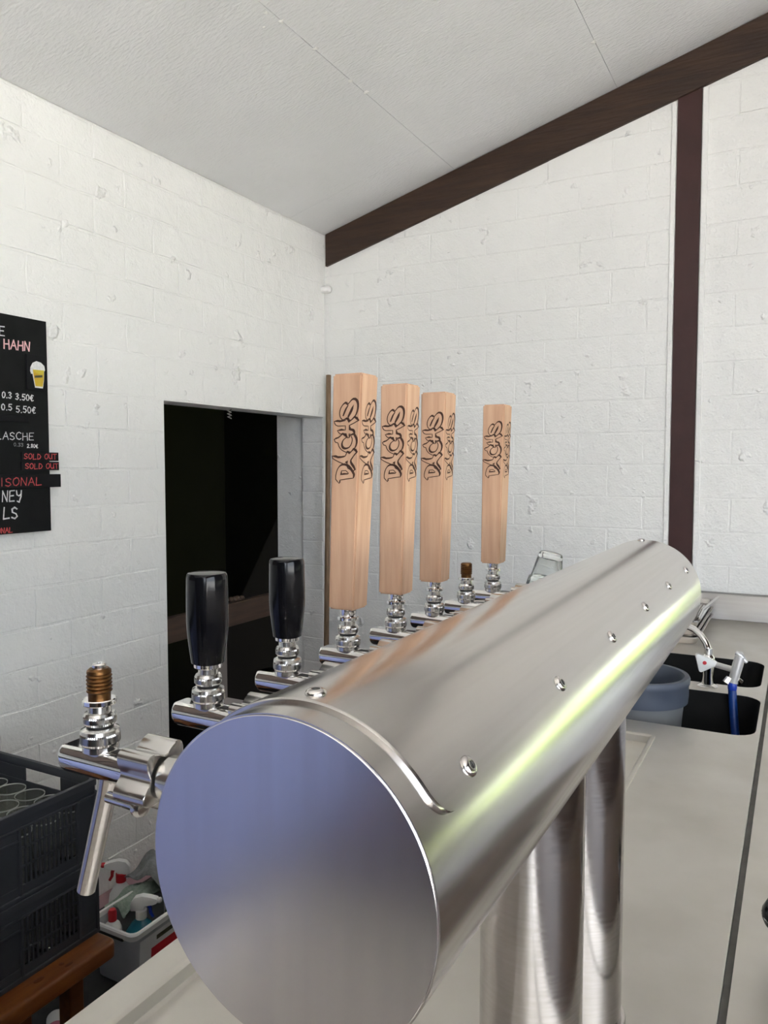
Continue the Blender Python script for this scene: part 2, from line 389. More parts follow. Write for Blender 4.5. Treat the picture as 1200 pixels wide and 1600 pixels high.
lay(wall_back, Tr(0, YB + .0025, 0) @ MY, -.366, .43, rb, .276, [-.24, -.10], cutl)
# jamb of the doorway (blocks seen end on)
for k in range(14):
    bm = bm_new(); p = [(x + WF - TH, y + .125 * k) for x, y in brick_poly(TH, .125)]
    add_prism(bm, p, Tr(0, DY1 + .004, 0) @ MY, .004, .0025); mk('brick', bm, M['paint'], wall_left)
# dried clots and runs of paint
def clot(parent, T, r, seed):
    rnd = random.Random(seed); bm = bm_new(); n = 9; R_ = [r * rnd.uniform(.45, 1.25) for _ in range(n)]
    vs = [(R_[k] * math.cos(2 * PI * k / n), R_[k] * 1.2 * math.sin(2 * PI * k / n), 0) for k in range(n)] + [(R_[k] * .6 * math.cos(2 * PI * k / n), R_[k] * .7 * math.sin(2 * PI * k / n), r * rnd.uniform(.12, .38)) for k in range(n)] + [(0, 0, r * .35)]
    add_raw(bm, vs, [(k, (k + 1) % n, n + (k + 1) % n, n + k) for k in range(n)] + [(n + k, n + (k + 1) % n, 2 * n) for k in range(n)], T); mk('paint_clot', bm, M['paint'], parent, 60)
for i, (y, z, r) in enumerate(((1.766, 2.290, .016), (1.702, 2.345, .010), (1.684, 2.257, .009), (1.944, 2.079, .015), (2.464, 2.013, .013), (1.771, 1.925, .010), (1.926, 1.868, .011), (1.958, 2.281, .006), (1.870, 2.260, .006), (2.150, 2.120, .006), (1.745, 2.265, .012), (1.75, 2.32, .009))):
    clot(wall_left, Tr(XL - .0008, y, z) @ PX, r, i)
for i, (x, y, r) in enumerate(((-1.420, 1.99, .012), (-1.430, 1.93, .008), (-1.413, 2.17, .010), (-1.42, 2.40, .009), (-1.412, 2.50, .012), (-1.47, 1.97, .006), (-1.68, 2.20, .005), (-.705, 2.93, .012))):
    clot(ceiling, Tr(x, y, ceil_z(x) + .0006) @ Ry(PI - math.atan(SLOPE)), r, 50 + i)
# beam and post on the back wall
bm = bm_new()
xa, xb = XL + .014, 1.4
def bz(x, d): return ceil_z(x) - d
vs = []
for x in (xa, xb):
    for y in (YB - .016, YB + .003):
        vs += [(x, y, bz(x, .004)), (x, y, bz(x, .160))]
add_raw(bm, vs, [(0, 1, 5, 4), (2, 6, 7, 3), (0, 4, 6, 2), (1, 3, 7, 5), (0, 2, 3, 1), (4, 5, 7, 6)])
bmesh.ops.bevel(bm, geom=bm.edges[:], offset=.002, segments=1, affect='EDGES')
struct(mk('trim_1', bm, M['beam']), 'dark stained beam sloping under the ceiling')
bm = bm_new()
vs = []
for x in (-.464, -.374):
    for y in (YB - .004, YB + .003): vs += [(x, y, .9), (x, y, bz(x, .158))]
add_raw(bm, vs, [(0, 1, 5, 4), (2, 6, 7, 3), (0, 4, 6, 2), (1, 3, 7, 5), (0, 2, 3, 1), (4, 5, 7, 6)])
struct(mk('trim_2', bm, M['post']), 'maroon upright post set in the white back wall')
# lips of plaster either side of the post
bm = bm_new()
add_box(bm, (-.371, YB - .010, 1.0), (-.350, YB + .003, bz(-.36, .165)), .003); add_box(bm, (-.486, YB - .007, 1.0), (-.467, YB + .003, bz(-.48, .165)), .003)
struct(mk('trim_3', bm, M['paint']), 'white plaster lips along the maroon post')

# dark passage behind the doorway
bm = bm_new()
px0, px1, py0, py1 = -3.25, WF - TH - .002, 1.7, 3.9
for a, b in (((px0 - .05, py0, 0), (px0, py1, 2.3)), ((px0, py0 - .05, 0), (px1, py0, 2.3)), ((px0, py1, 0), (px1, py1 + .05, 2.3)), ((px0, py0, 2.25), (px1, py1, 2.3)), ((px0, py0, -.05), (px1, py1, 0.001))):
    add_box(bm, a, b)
struct(mk('wall_passage', bm, M['void']), 'passage behind the doorway, its darkness put into black colour')
o = box_ob('plank', (-2.345, 1.9, .760), (-2.310, 3.6, .868), M['plank'], bev=.003)
tag(o, 'dark brown plank set across the dark doorway', 'plank')
bm = bm_new()
for k in range(9):
    r = random.uniform(.010, .020)
    add_lathe(bm, [(0, -r), (r * .8, -r * .6), (r, 0), (r * .7, r * .6), (0, r * .8)], 8, Tr(-2.328 + random.uniform(-.008, .008), 2.87 + random.uniform(-.04, .04) , .868 + r * .9))
o = mk('rag', bm, M['plank'], None, 60); tag(o, 'crumpled brown rag lying on the plank in doorway', 'rag')
bm = bm_new()
pts = [(-2.19 + .009 * math.cos(t * .9), 2.662 + .009 * math.sin(t * .9), 1.752 - .0019 * t) for t in range(24)]
add_tube(bm, pts, .0022, 6)
o = mk('hanging_spring', bm, M['chrome2'], None, 60); tag(o, 'small steel spring hanging from the doorway lintel', 'spring')
bm = bm_new()
add_lathe(bm, [(0, 0), (.016, 0), (.018, .02), (.018, .05), (.012, .056), (0, .057)], 14, Tr(-2.128, 3.305, 2.381) @ Ry(PI / 2))
add_box(bm, (-2.124, 3.300, 2.366), (-2.108, 3.325, 2.396), .003)
o = mk('pipe_clip', bm, M['paint'], None, 50); tag(o, 'white painted pipe clip in the wall corner', 'pipe clip')
bm = bm_new(); add_tube(bm, [(-1.955, 3.05, .012), (-2.040, 3.22, 1.35), (-2.072, 3.282, 1.955)], [.0125, .0125, .0125], 14)
o = mk('broom_handle', bm, M['pole'], None, 50); tag(o, 'brown wooden broom handle leaning in the wall corner', 'broom handle')

o = box_ob('reflection_mat', (-1.62, -2.3, .0005), (-.75, -1.15, .008), M['slate_mat'], bev=.003); tag(o, 'unseen dark slate mat added for the end cap to reflect', 'mat')  # unseen mat, added as the dark band in the end cap
cb = thing('cupboard', 'unseen light blue cupboard added for the end cap to reflect', 'cupboard', (-1.87, -1.30, 0))  # unseen cupboard, invented to give the end cap its blue
bm = bm_new(); add_box(bm, (-.24, -1.28, .08), (.20, 1.28, .98), .004); mk('body', bm, M['cap_blue'], cb)
bm = bm_new(); add_box(bm, (-.24, -1.26, 0), (.16, 1.26, .08)); mk('plinth', bm, M['dark'], cb)
bm = bm_new(); add_box(bm, (-.245, -1.30, .981), (.23, 1.30, 1.015), .004); mk('worktop', bm, M['crate'], cb)
for k in range(4):
    y0 = -1.26 + .63 * k
    bm = bm_new(); add_box(bm, (.2005, y0 + .01, .10), (.220, y0 + .62, .965), .004); d_ = mk('door', bm, M['cap_blue'], cb)
    bm = bm_new(); add_tube(bm, [(.220, y0 + .54, .70), (.245, y0 + .54, .71), (.245, y0 + .54, .83), (.220, y0 + .54, .84)], .006, 8); mk('handle', bm, M['chrome2'], d_, 40)
cb = thing('added_wall_cupboard', 'unseen dark wall cupboard added to darken the tap reflections', 'cupboard', (-1.94, -1.30, 1.42))  # unseen cupboard, invented to put dark bands on the tap barrels
bm = bm_new(); add_box(bm, (-.175, -1.28, 0), (.13, 1.28, 1.0), .004); mk('body', bm, M['panel'], cb)
for k in range(4):
    y0 = -1.26 + .63 * k
    bm = bm_new(); add_box(bm, (.1305, y0 + .01, .015), (.150, y0 + .62, .985), .004); d_ = mk('door', bm, M['panel'], cb)
    bm = bm_new(); add_lathe(bm, [(.006, 0), (.006, .012), (.013, .016), (.012, .026), (0, .028)], 16, Tr(.150, y0 + .56, .12) @ XM); mk('knob', bm, M['chrome2'], d_, 40)
fr = thing('fridge', 'unseen dark grey fridge added to darken the steel reflections', 'fridge', (-.20, -1.05, 0))  # unseen fridge, placed to darken reflections in the columns
bm = bm_new(); add_box(bm, (-.35, -.30, .02), (.35, .27, 1.95), .008); mk('body', bm, M['crate'], fr)
bm = bm_new(); add_box(bm, (-.345, .272, .12), (.345, .30, 1.94), .008); d_ = mk('door', bm, M['crate'], fr)
bm = bm_new(); add_tube(bm, [(.29, .30, .9), (.29, .335, .92), (.29, .335, 1.28), (.29, .30, 1.30)], .010, 10); mk('handle', bm, M['chrome2'], d_, 40)
bm = bm_new(); add_box(bm, (-.33, .26, .0), (.33, .285, .11), .004); mk('plinth', bm, M['dark'], fr)
# ---------------------------------------------------------------- counters
ZT = .900
def rrect(x0, y0, x1, y1, r, n=5):
    out = []
    for cx, cy, a0 in ((x1 - r, y1 - r, 0), (x0 + r, y1 - r, 90), (x0 + r, y0 + r, 180), (x1 - r, y0 + r, 270)):
        for k in range(n + 1):
            a = math.radians(a0 + 90 * k / n); out.append((cx + r * math.cos(a), cy + r * math.sin(a)))
    return out
def plate(bm, outer, holes, z0, z1):
    loops = [outer] + holes
    flat = [p for l in loops for p in l]
    tris = tessellate_polygon([[Vector((x, y, 0)) for x, y in l] for l in loops])
    n = len(flat)
    v = [bm.verts.new((x, y, z1)) for x, y in flat] + [bm.verts.new((x, y, z0)) for x, y in flat]
    for t in tris:
        bm.faces.new([v[i] for i in t]); bm.faces.new([v[i + n] for i in t[::-1]])
    s = 0
    for l in loops:
        k = len(l)
        for i in range(k):
            a, b = s + i, s + (i + 1) % k
            bm.faces.new((v[a], v[b], v[b + n], v[a + n]))
        s += k
counter = thing('bar_counter', 'steel bar counter with tap tray and two dark sinks', 'counter', (0, 0, 0))
CX0, CX1, CY0, CY1 = -.684, -.063, -.35, YB - .004
TRAY = (-.645, -.32, -.270, 1.785)
B1 = rrect(-.50, 1.875, -.072, 2.215, .05); B2 = rrect(-.50, 2.300, -.078, 2.625, .05)
bm = bm_new(); plate(bm, rrect(CX0, CY0, CX1, CY1, .004, 2), [rrect(*TRAY, .012, 3), B1, B2], ZT - .035, ZT)
mk('worktop', bm, M['top'], counter)
# tray: rolled bead round the edge, side walls, floor
bm = bm_new()
lo = rrect(*TRAY, .012, 3); n = len(lo)
def loop_at(d, z): 
    x0, y0, x1, y1 = TRAY; return [(x, y, z) for x, y in rrect(x0 + d, y0 + d, x1 - d, y1 - d, max(.012 - d, .003), 3)]
L_ = [loop_at(-.003, ZT), loop_at(-.002, ZT + .002), loop_at(.003, ZT + .0025), loop_at(.006, ZT + .001), loop_at(.009, ZT - .001), loop_at(.0105, ZT - .016), loop_at(.016, ZT - .018)]
vs = [p for l in L_ for p in l]
fs = [(i * n + k, i * n + (k + 1) % n, (i + 1) * n + (k + 1) % n, (i + 1) * n + k) for i in range(len(L_) - 1) for k in range(n)] + [tuple((len(L_) - 1) * n + k for k in range(n))]
add_raw(bm, vs, fs); mk('drip_tray', bm, M['top'], counter, 40)
for bl, (x0, y0, x1, y1) in ((B1, (-.50, 1.875, -.072, 2.215)), (B2, (-.50, 2.300, -.078, 2.625))):
    bm = bm_new(); L_ = []
    for d, z in ((0, ZT - .001), (.003, ZT - .012), (.012, ZT - .10), (.030, ZT - .172), (.075, ZT - .182)):
        L_.append([(x, y, z) for x, y in rrect(x0 + d, y0 + d, x1 - d, y1 - d, .05, 5)])
    n = len(L_[0]); vs = [p for l in L_ for p in l]
    fs = [(i * n + k, i * n + (k + 1) % n, (i + 1) * n + (k + 1) % n, (i + 1) * n + k) for i in range(len(L_) - 1) for k in range(n)] + [tuple((len(L_) - 1) * n + k for k in range(n))]
    add_raw(bm, vs, fs); s_ = mk('sink_bowl', bm, M['bowl'], counter, 40)
    bm = bm_new(); add_lathe(bm, [(0, 0), (.034, 0), (.036, .003), (.03, .004), (.012, .0015), (0, .0015)], 20, Tr((x0 + x1) / 2, (y0 + y1) / 2, ZT - .181)); mk('drain', bm, M['chrome2'], s_, 40)
    s_['label'] = 'dark sink bowl'
bm = bm_new()
add_box(bm, (CX0 + .03, CY0 + .02, .10), (CX0 + .05, CY1 - .01, ZT - .035)); add_box(bm, (CX1 - .006, CY0 + .02, .10), (CX1 - .002, CY1 - .01, ZT - .035))
add_box(bm, (CX0 + .03, CY0 + .02, .10), (CX1 - .002, CY0 + .04, ZT - .035)); add_box(bm, (CX0 + .06, CY0 + .06, 0), (CX1 - .06, CY1 - .01, .12))
mk('cabinet_body', bm, M['cabinet'], counter)
def upstand(parent, x0, x1):
    bm = bm_new()
    prof = [(YB - .003, ZT + .001), (YB - .003, ZT + .102), (YB - .010, ZT + .106), (YB - .019, ZT + .104), (YB - .024, ZT + .098), (YB - .024, ZT + .012), (YB - .030, ZT + .002), (YB - .030, ZT + .001)]
    n = len(prof)
    vs = [(x0, y, z) for y, z in prof] + [(x1, y, z) for y, z in prof]
    add_raw(bm, vs, [tuple(range(n))[::-1], tuple(range(n, 2 * n))] + [(i, (i + 1) % n, n + (i + 1) % n, n + i) for i in range(n)])
    return mk('upstand', bm, M['upstand'], parent, 40)
upstand(counter, CX0 + .02, CX1)
c2 = thing('serving_counter', 'steel serving counter on the far side of the seam', 'counter', (0, 0, 0))
bm = bm_new(); plate(bm, [(-.054, CY0), (.030, CY0), (.030, CY1), (-.054, CY1)], [], ZT - .035, ZT); mk('worktop', bm, M['top'], c2)
bm = bm_new(); add_box(bm, (.031, CY0, ZT - .035), (.42, 1.498, ZT), .003); o = mk('added_wooden_top', bm, M['panel'], c2); o['label'] = 'unseen brown wooden top added to darken the tube reflection'  # unseen wood, added to darken the underside of the tube
bm = bm_new(); add_box(bm, (-.02, CY0 + .05, 0), (.34, CY1 - .01, ZT - .035)); mk('cabinet_body', bm, M['cabinet'], c2)
bm = bm_new(); add_box(bm, (-.0625, CY0 + .002, ZT - .03), (-.0545, CY1 - .03, ZT - .004)); mk('seam_strip', bm, M['rubber'], c2)
bm = bm_new(); add_box(bm, (.031, 1.5, ZT - .035), (1.25, CY1, ZT), .002); o = mk('added_laminate_top', bm, M['laminate'], c2); o['label'] = 'unseen pale laminate top added to tint the tube reflection'  # unseen laminate, added for a grey-blue band on the tube
upstand(c2, -.051, 1.25)

# ---------------------------------------------------------------- tap tower
TX, TZ, TR, TY0, TY1 = -.199, 1.3136, .0771, .275, 1.207
tower = thing('tap_tower', 'horizontal brushed steel beer tap tower on two columns', 'tap tower', (TX, .7356, ZT))
def tl(x, y, z): return (x - TX, y - .7356, z - ZT)
TT = Tr(0, 0, 0)
YM = Matrix(((1, 0, 0, 0), (0, 0, 1, 0), (0, 1, 0, 0), (0, 0, 0, 1)))   # local z -> +y
def cyl_y(bm, prof, seg): add_lathe(bm, prof, seg, Tr(0, -.7356, TZ - ZT) @ YM)
bm = bm_new(); cyl_y(bm, [(TR - .0025, TY0 + .0003), (TR, TY0 + .0003), (TR, TY1 - .001), (TR - .0025, TY1 - .001)], 128)
mk('tube', bm, M['steel'], tower, 30)
for s in (0, 1):
    bm = bm_new()
    pr = [(0, TY0 - .0005), (TR - .0011, TY0 - .0005), (TR - .0008, TY0 - .0002), (TR - .0008, TY0 + .006), (0, TY0 + .006)] if s == 0 else [(0, TY1 - .006), (TR - .0012, TY1 - .006), (TR - .0012, TY1 - .0004), (TR - .0022, TY1 + .0005), (0, TY1 + .0005)]
    cyl_y(bm, pr, 128); mk('end_cap', bm, M['steel_cap'], tower, 30)
# curved cover plate with rounded corners
bm = bm_new()
A0, A1, PY0, PY1 = 27.5, 152.5, .2925, 1.190
RP, RC = TR + .0022, .014
def edge_inset(s):       # s arc distance from plate side edge -> inset in y for rounded corner
    return 0 if s >= RC else RC - math.sqrt(max(RC * RC - (RC - s) ** 2, 0))
na = 72; cols = []
arc = math.radians(A1 - A0) * TR
angs = []
for k in range(na + 1):
    t = k / na; t = .5 - .5 * math.cos(PI * t) if False else t
    angs.append(t)
angs = sorted(set(angs + [.0005, .001, .0014, .002, .004, .007, 1 - .0005, 1 - .001, 1 - .0014, 1 - .002, 1 - .004, 1 - .007]))
for t in angs:
    s = min(t, 1 - t) * arc; i = edge_inset(s); a = math.radians(A0 + (A1 - A0) * t)
    col = []
    ycs = [PY0 + i, PY0 + i + .0012, PY0 + i + .0017] + [PY0 + .02 + (PY1 - PY0 - .04) * q / 6 for q in range(7)] + [PY1 - i - .0017, PY1 - i - .0012, PY1 - i]
    for qi, y in enumerate(ycs):
        r = RP if 0 < qi < len(ycs) - 1 and 0.0004 < t < .9996 else RP - .0006
        col.append(bm.verts.new(tl(TX + r * math.cos(a), y, TZ + r * math.sin(a))))
    inn = [bm.verts.new(tl(TX + (TR - .001) * math.cos(a), ycs[0], TZ + (TR - .001) * math.sin(a))), bm.verts.new(tl(TX + (TR - .001) * math.cos(a), ycs[-1], TZ + (TR - .001) * math.sin(a)))]
    cols.append((col, inn))
for (c, i), (c2_, i2) in zip(cols, cols[1:]):
    for q in range(len(c) - 1): bm.faces.new((c[q], c[q + 1], c2_[q + 1], c2_[q]))
    bm.faces.new((i[0], c[0], c2_[0], i2[0])); bm.faces.new((c[-1], i[1], i2[1], c2_[-1]))
for c, i in (cols[0], cols[-1]): bm.faces.new(c + [i[1], i[0]])
mk('cover_plate', bm, M['steel'], tower, 35)
def screw(a, y):
    a = math.radians(a); R_ = RP - .0002
    T = Tr(*tl(TX + R_ * math.cos(a), y, TZ + R_ * math.sin(a))) @ Ry(PI / 2 - a)
    bm = bm_new(); add_lathe(bm, [(.0052, -.001), (.0053, .0006), (.0047, .0016), (.0036, .0023), (.0024, .0025), (.0021, .0024), (.0021, .0008), (0, .0008)], 20, T)
    s_ = mk('screw', bm, M['steel'], tower, 40)
    bm = bm_new(); add_lathe(bm, [(0, .0010), (.0020, .0010), (.0020, .0013), (0, .0013)], 6, T); mk('hex_socket', bm, M['dark'], s_)
for k in range(6): screw(35, .3345 + .1585 * k)
screw(90.5, .3040); screw(92.5, 1.176)
for yc in (.6475, .8237):
    bm = bm_new(); add_lathe(bm, [(.045, .0), (.045, TZ - ZT - .055)], 64, Tr(0, yc - .7356, 0)); mk('column', bm, M['steel_col'], tower, 30)
    bm = bm_new(); add_lathe(bm, [(.050, 0), (.050, .004), (.049, .006), (.0455, .006), (.0455, .009), (.04, .009)], 48, Tr(0, yc - .7356, 0.0002)); mk('base_flange', bm, M['steel_col'], tower, 30)

# ---------------------------------------------------------------- taps
AZ = 1.3035 ; AX = -.408                                   # barrel axis height and handle axis
def knurl(bm, r, z0, z1, n=54, rows=5, amp=.0008):
    rings = []
    for j in range(rows + 1):
        z = z0 + (z1 - z0) * j / rows; ring = []
        for k in range(n * 2):
            rr = r - (amp if (k + j) % 2 else 0)
            if j in (0, rows): rr = r - amp * 1.4
            a = PI * k / n; ring.append(bm.verts.new((rr * math.cos(a), rr * math.sin(a), z)))
        rings.append(ring)
    m = n * 2
    for a, b in zip(rings, rings[1:]):
        for k in range(m): bm.faces.new((a[k], a[(k + 1) % m], b[(k + 1) % m], b[k]))
    bm.faces.new(rings[0][::-1]); bm.faces.new(rings[-1])
def tap_body(t):
    """local origin: on the handle axis at barrel axis height"""
    # barrel: round with a planed flat on top, tapered closed end
    bm = bm_new(); rings = []; R0 = .0118; n = 48
    for x, k in ((-.0300, 0), (-.0300, .80), (-.0290, .93), (-.0265, 1.0), (.0345, 1.0), (.0360, .9)):
        ring = []
        for q in range(n):
            a = 2 * PI * q / n; y, z = R0 * k * math.cos(a), R0 * k * math.sin(a)
            if z > .0088 * max(k, .5): z = .0088 * max(k, .5)
            ring.append(bm.verts.new((x, y, z)))
        rings.append(ring)
    rings = rings[1:]
    for a, b in zip(rings, rings[1:]):
        for q in range(n): bm.faces.new((a[q], b[q], b[(q + 1) % n], a[(q + 1) % n]))
    bm.faces.new(rings[0]); bm.faces.new(rings[-1][::-1]); mk('barrel', bm, M['chrome'], t, 28)
    bm = bm_new(); add_box(bm, (.0125, -.0042, .0082), (.031, .0042, .00895), .0003); mk('lever_slot_shade', bm, M['dark'], t)  # dark inlay stands in for the shadowed slot
    # lobed coupling nut between barrel and tower
    bm = bm_new(); poly = []
    for q in range(80):
        a = 2 * PI * q / 80; r = .0195 + .0042 * math.cos(5 * a + .9); poly.append((r * math.cos(a), r * math.sin(a)))
    add_prism(bm, poly, Tr(.0345, 0, 0) @ XM, .026, .0008); mk('coupling_nut', bm, M['chrome2'], t, 30)
    bm = bm_new(); add_lathe(bm, [(.0105, .030), (.0105, .0625), (.0145, .0630), (.0145, .072), (.0115, .0725), (.0115, .140)], 32, XM); mk('shank', bm, M['chrome2'], t, 30)
    # flow lever
    bm = bm_new(); add_tube(bm, [(.018, -.010, -.0175), (.047, -.0125, -.0165)], .0038, 12)
    fl = mk('flow_lever', bm, M['chrome2'], t, 40)
    bm = bm_new(); add_lathe(bm, [(.003, -.004), (.0062, -.003), (.0068, 0), (.0055, .003), (0, .005)], 18, Tr(.049, -.0126, -.0164) @ XM); mk('lever_knob', bm, M['chrome2'], fl, 40)
    # spout, leaning towards the drinker's glass
    bm = bm_new(); add_lathe(bm, [(.0078, -.006), (.0074, -.012), (.0066, -.020), (.0062, -.098), (.0056, -.0985), (.0052, -.0985), (.0052, -.088), (0, -.088)], 24, Tr(.0115, 0, 0) @ Ry(math.radians(17)), cap=False); mk('spout', bm, M['steel_col'], t, 40)
    # stem: collar foot, knurled nuts, neck ring
    bm = bm_new(); add_lathe(bm, [(.0118, .0080), (.0118, .0118), (.0100, .0125)], 32); mk('stem_foot', bm, M['chrome2'], t, 30)
    bm = bm_new(); knurl(bm, .0130, .0122, .0200); add_lathe(bm, [(.0128, .0199), (.0124, .0222), (.0100, .0236), (.0085, .0240)], 40); mk('lower_nut', bm, M['chrome2'], t, 14)
    bm = bm_new(); add_lathe(bm, [(.0088, .0236), (.0088, .0262)], 24); mk('seal', bm, M['dark'], t, 40)
    bm = bm_new(); knurl(bm, .0108, .0255, .0318, 46, 4); add_lathe(bm, [(.0106, .0317), (.0096, .0336), (.0078, .0340), (.0074, .0395)], 40); mk('upper_nut', bm, M['chrome2'], t, 14)
    bm = bm_new(); add_lathe(bm, [(.0082, .0388), (.0106, .0390), (.0109, .0395), (.0109, .0422), (.0102, .0428)], 32); mk('ferrule', bm, M['chrome'], t, 30)

# traced graffiti outlines of the engraved word, read upwards: (x across, y down) in trace units
GL = [
 [(265,490),(235,500),(205,470),(190,410),(205,340),(240,290),(265,278),(300,300),(340,250),(375,230),(410,245),(432,290),(435,350),(420,420),(390,475),(350,505),(310,500),(285,475)],
 [(306,292),(268,345),(240,412),(230,446),(247,454),(268,405),(292,345),(312,308)],
 [(386,292),(352,340),(322,405),(300,458),(316,478),(352,418),(378,360)],
 [(115,520),(200,528),(272,512),(275,492),(300,498),(322,540),(400,475),(450,515),(400,545),(328,578),(330,640),(380,655),(402,690),(380,705),(328,692),(332,745),(305,745),(292,690),(200,690),(162,648),(280,642),(278,582),(170,582),(128,555)],
 [(120,770),(180,748),(238,700),(292,738),(250,775),(225,830),(235,885),(280,905),(340,882),(375,822),(380,760),(358,715),(395,708),(425,760),(435,820),(415,890),(360,940),(300,945),(230,910),(190,860),(175,815),(140,805)],
 [(95,1000),(105,1030),(200,1080),(310,1125),(330,1165),(405,1205),(425,1185),(370,1110),(365,1050),(440,945),(400,910),(345,970),(312,945),(295,985),(270,1010),(180,1025)],
 [(285,1085),(320,1105),(325,1060)],
 [(250,1125),(200,1150),(165,1220),(155,1320),(205,1375),(215,1330),(330,1310),(410,1300),(410,1255),(360,1180),(310,1135)],
 [(235,1200),(220,1260),(330,1250),(345,1235),(300,1195)],
]
def smooth_loop(p):
    out = []
    n = len(p)
    for i in range(n):
        a, b, c, d = (Vector(p[(i + k) % n]) for k in (-1, 0, 1, 2))
        ang = (b - a).angle(c - b) if (b - a).length and (c - b).length else 0
        ang2 = (c - b).angle(d - c)
        if max(ang, ang2) > 1.0: out.append(tuple(b)); out.append(tuple((b + c) / 2)); continue
        for t in (0, .5):
            q = .5 * ((2 * b) + (c - a) * t + (2 * a - 5 * b + 4 * c - d) * t * t + (3 * b - a - 3 * c + d) * t ** 3); out.append(tuple(q))
    return out
def engraving(bm, f):
    """f(u across 0..1, v down 0..1) -> point just proud of the wooden face"""
    for gi, g in enumerate(GL):
        p = smooth_loop(g); n = len(p)
        area = sum(p[i][0] * p[(i + 1) % n][1] - p[(i + 1) % n][0] * p[i][1] for i in range(n))
        sg = 1 if area > 0 else -1
        inner = gi in (1, 2, 6, 8)
        A_, B_ = [], []
        for i in range(n):
            d0 = (Vector(p[i]) - Vector(p[i - 1])).normalized(); d1 = (Vector(p[(i + 1) % n]) - Vector(p[i])).normalized()
            t = (d0 + d1)
            if t.length < .2: t = d1
            t.normalize(); nrm = Vector((t.y, -t.x)) * sg
            sh = max(0, nrm.dot(Vector((.66, -.75))))
            if inner: sh = max(0, -nrm.dot(Vector((.66, -.75))))
            w = 11.5 + 23 * sh ** 1.2
            o0 = Vector(p[i]) - nrm * 4.5 if not inner else Vector(p[i]) + nrm * 3.0
            o1 = Vector(p[i]) + nrm * (w - 2.5) if not inner else Vector(p[i]) - nrm * (w - 2.5)
            A_.append(o0); B_.append(o1)
        if gi in (1, 2):
            bm.faces.new([bm.verts.new(f((q[0] - 75) / 405, (q[1] + 133) / 3289)) for q in p]); continue
        va = [bm.verts.new(f((q.x - 75) / 405, (q.y + 133) / 3289)) for q in A_]
        vb = [bm.verts.new(f((q.x - 75) / 405, (q.y + 133) / 3289)) for q in B_]
        for i in range(n): bm.faces.new((va[i], va[(i + 1) % n], vb[(i + 1) % n], vb[i]))
def wood_handle(t, lean):
    z0, z1 = .0515, .2895; b0, b1 = .0148, .0170
    bm = bm_new(); bw = bm_new()
    vs = [(sx * b0, sy * b0, z0) for sx, sy in ((-1, -1), (1, -1), (1, 1), (-1, 1))] + [(sx * b1 + lean, sy * b1, z1) for sx, sy in ((-1, -1), (1, -1), (1, 1), (-1, 1))]
    add_raw(bm, vs, [(3, 2, 1, 0), (4, 5, 6, 7), (0, 1, 5, 4), (1, 2, 6, 5), (2, 3, 7, 6), (3, 0, 4, 7)])
    bmesh.ops.bevel(bm, geom=bm.edges[:], offset=.0019, segments=2, affect='EDGES')
    h = mk('handle', bm, M['wood'], t, 35)
    def face(c00, c10, c01, c11, nrm):
        def f(u, v):
            a = c00.lerp(c10, u); b = c01.lerp(c11, u); return a.lerp(b, v) + nrm * .00025
        return f
    V = [Vector(v) for v in vs]
    bm = bm_new(); engraving(bm, face(V[4], V[5], V[0], V[1], Vector((0, -1, 0)))); mk('lettering', bm, M['burn'], h)
    bm = bm_new(); engraving(bm, face(V[5], V[6], V[1], V[2], Vector((1, 0, 0)))); mk('lettering', bm, M['burn'], h)
    bm = bm_new(); add_lathe(bm, [(.0072, .042), (.0086, .0450), (.0086, .0515)], 28); mk('handle_socket', bm, M['chrome'], t, 30)
    return h
def black_handle(t):
    bm = bm_new(); add_lathe(bm, [(.0100, .0428), (.0128, .0430), (.0130, .0440), (.0142, .053), (.0153, .062), (.0160, .069), (.0163, .076), (.0163, .086), (.0161, .100), (.0159, .1090), (.0156, .1120), (.0146, .1138), (.0100, .1146), (0, .1148)], 48)
    mk('handle', bm, M['black'], t, 30)
def stub(t, screwtop):
    bm = bm_new(); pr = [(.0072, .040), (.0072, .0468)]
    z = .0468
    for k in range(5): pr += [(.0080, z + .0006), (.0084, z + .0012), (.0080, z + .0018), (.0074, z + .0024)]; z += .0025
    pr += [(.0080, z + .0006), (.0078, z + .0024), (.0066, z + .0034), (.0062, z + .0038)]
    add_lathe(bm, pr, 28); o = mk('threaded_stub', bm, M['brass'], t, 30); o['label'] = 'tarnished brass thread'
    if screwtop:
        bm = bm_new(); add_lathe(bm, [(.0046, z + .0036), (.0048, z + .0062), (.0040, z + .0070), (.0022, z + .0070), (.0020, z + .0056), (0, z + .0056)], 20); mk('set_screw', bm, M['chrome2'], o, 35)
TAPS = [('stub', 'chrome beer tap without a handle, bare brass thread, nearest the viewer'),
        ('black', 'chrome beer tap with black handle, nearer of the two'),
        ('black', 'chrome beer tap with black handle, beside the foremost wooden handle'),
        ('wood', 'chrome beer tap with wooden handle, largest and foremost of the four'),
        ('wood', 'chrome beer tap with wooden handle, second of the four from front'),
        ('wood', 'chrome beer tap with wooden handle, just before the small bare thread'),
        ('stub', 'chrome beer tap without a handle, between two wooden handles'),
        ('wood', 'chrome beer tap with wooden handle, smallest looking and last in row')]
LEAN = {3: .010, 4: .006, 5: .005, 7: .005}
proto = None
for i, (kind, lab) in enumerate(TAPS):
    y = .3589 + .10765 * i
    if proto is None:
        t = proto = thing('beer_tap', lab, 'beer tap', (AX, y, AZ), 'beer taps along the steel tower'); tap_body(t); base_children = list(t.children)
    else:
        t = thing('beer_tap', lab, 'beer tap', (AX, y, AZ), 'beer taps along the steel tower')
        for ch in base_children: dup(ch, t)
    if kind == 'stub': stub(t, i == 0)
    elif kind == 'black': black_handle(t)
    else: wood_handle(t, LEAN[i])

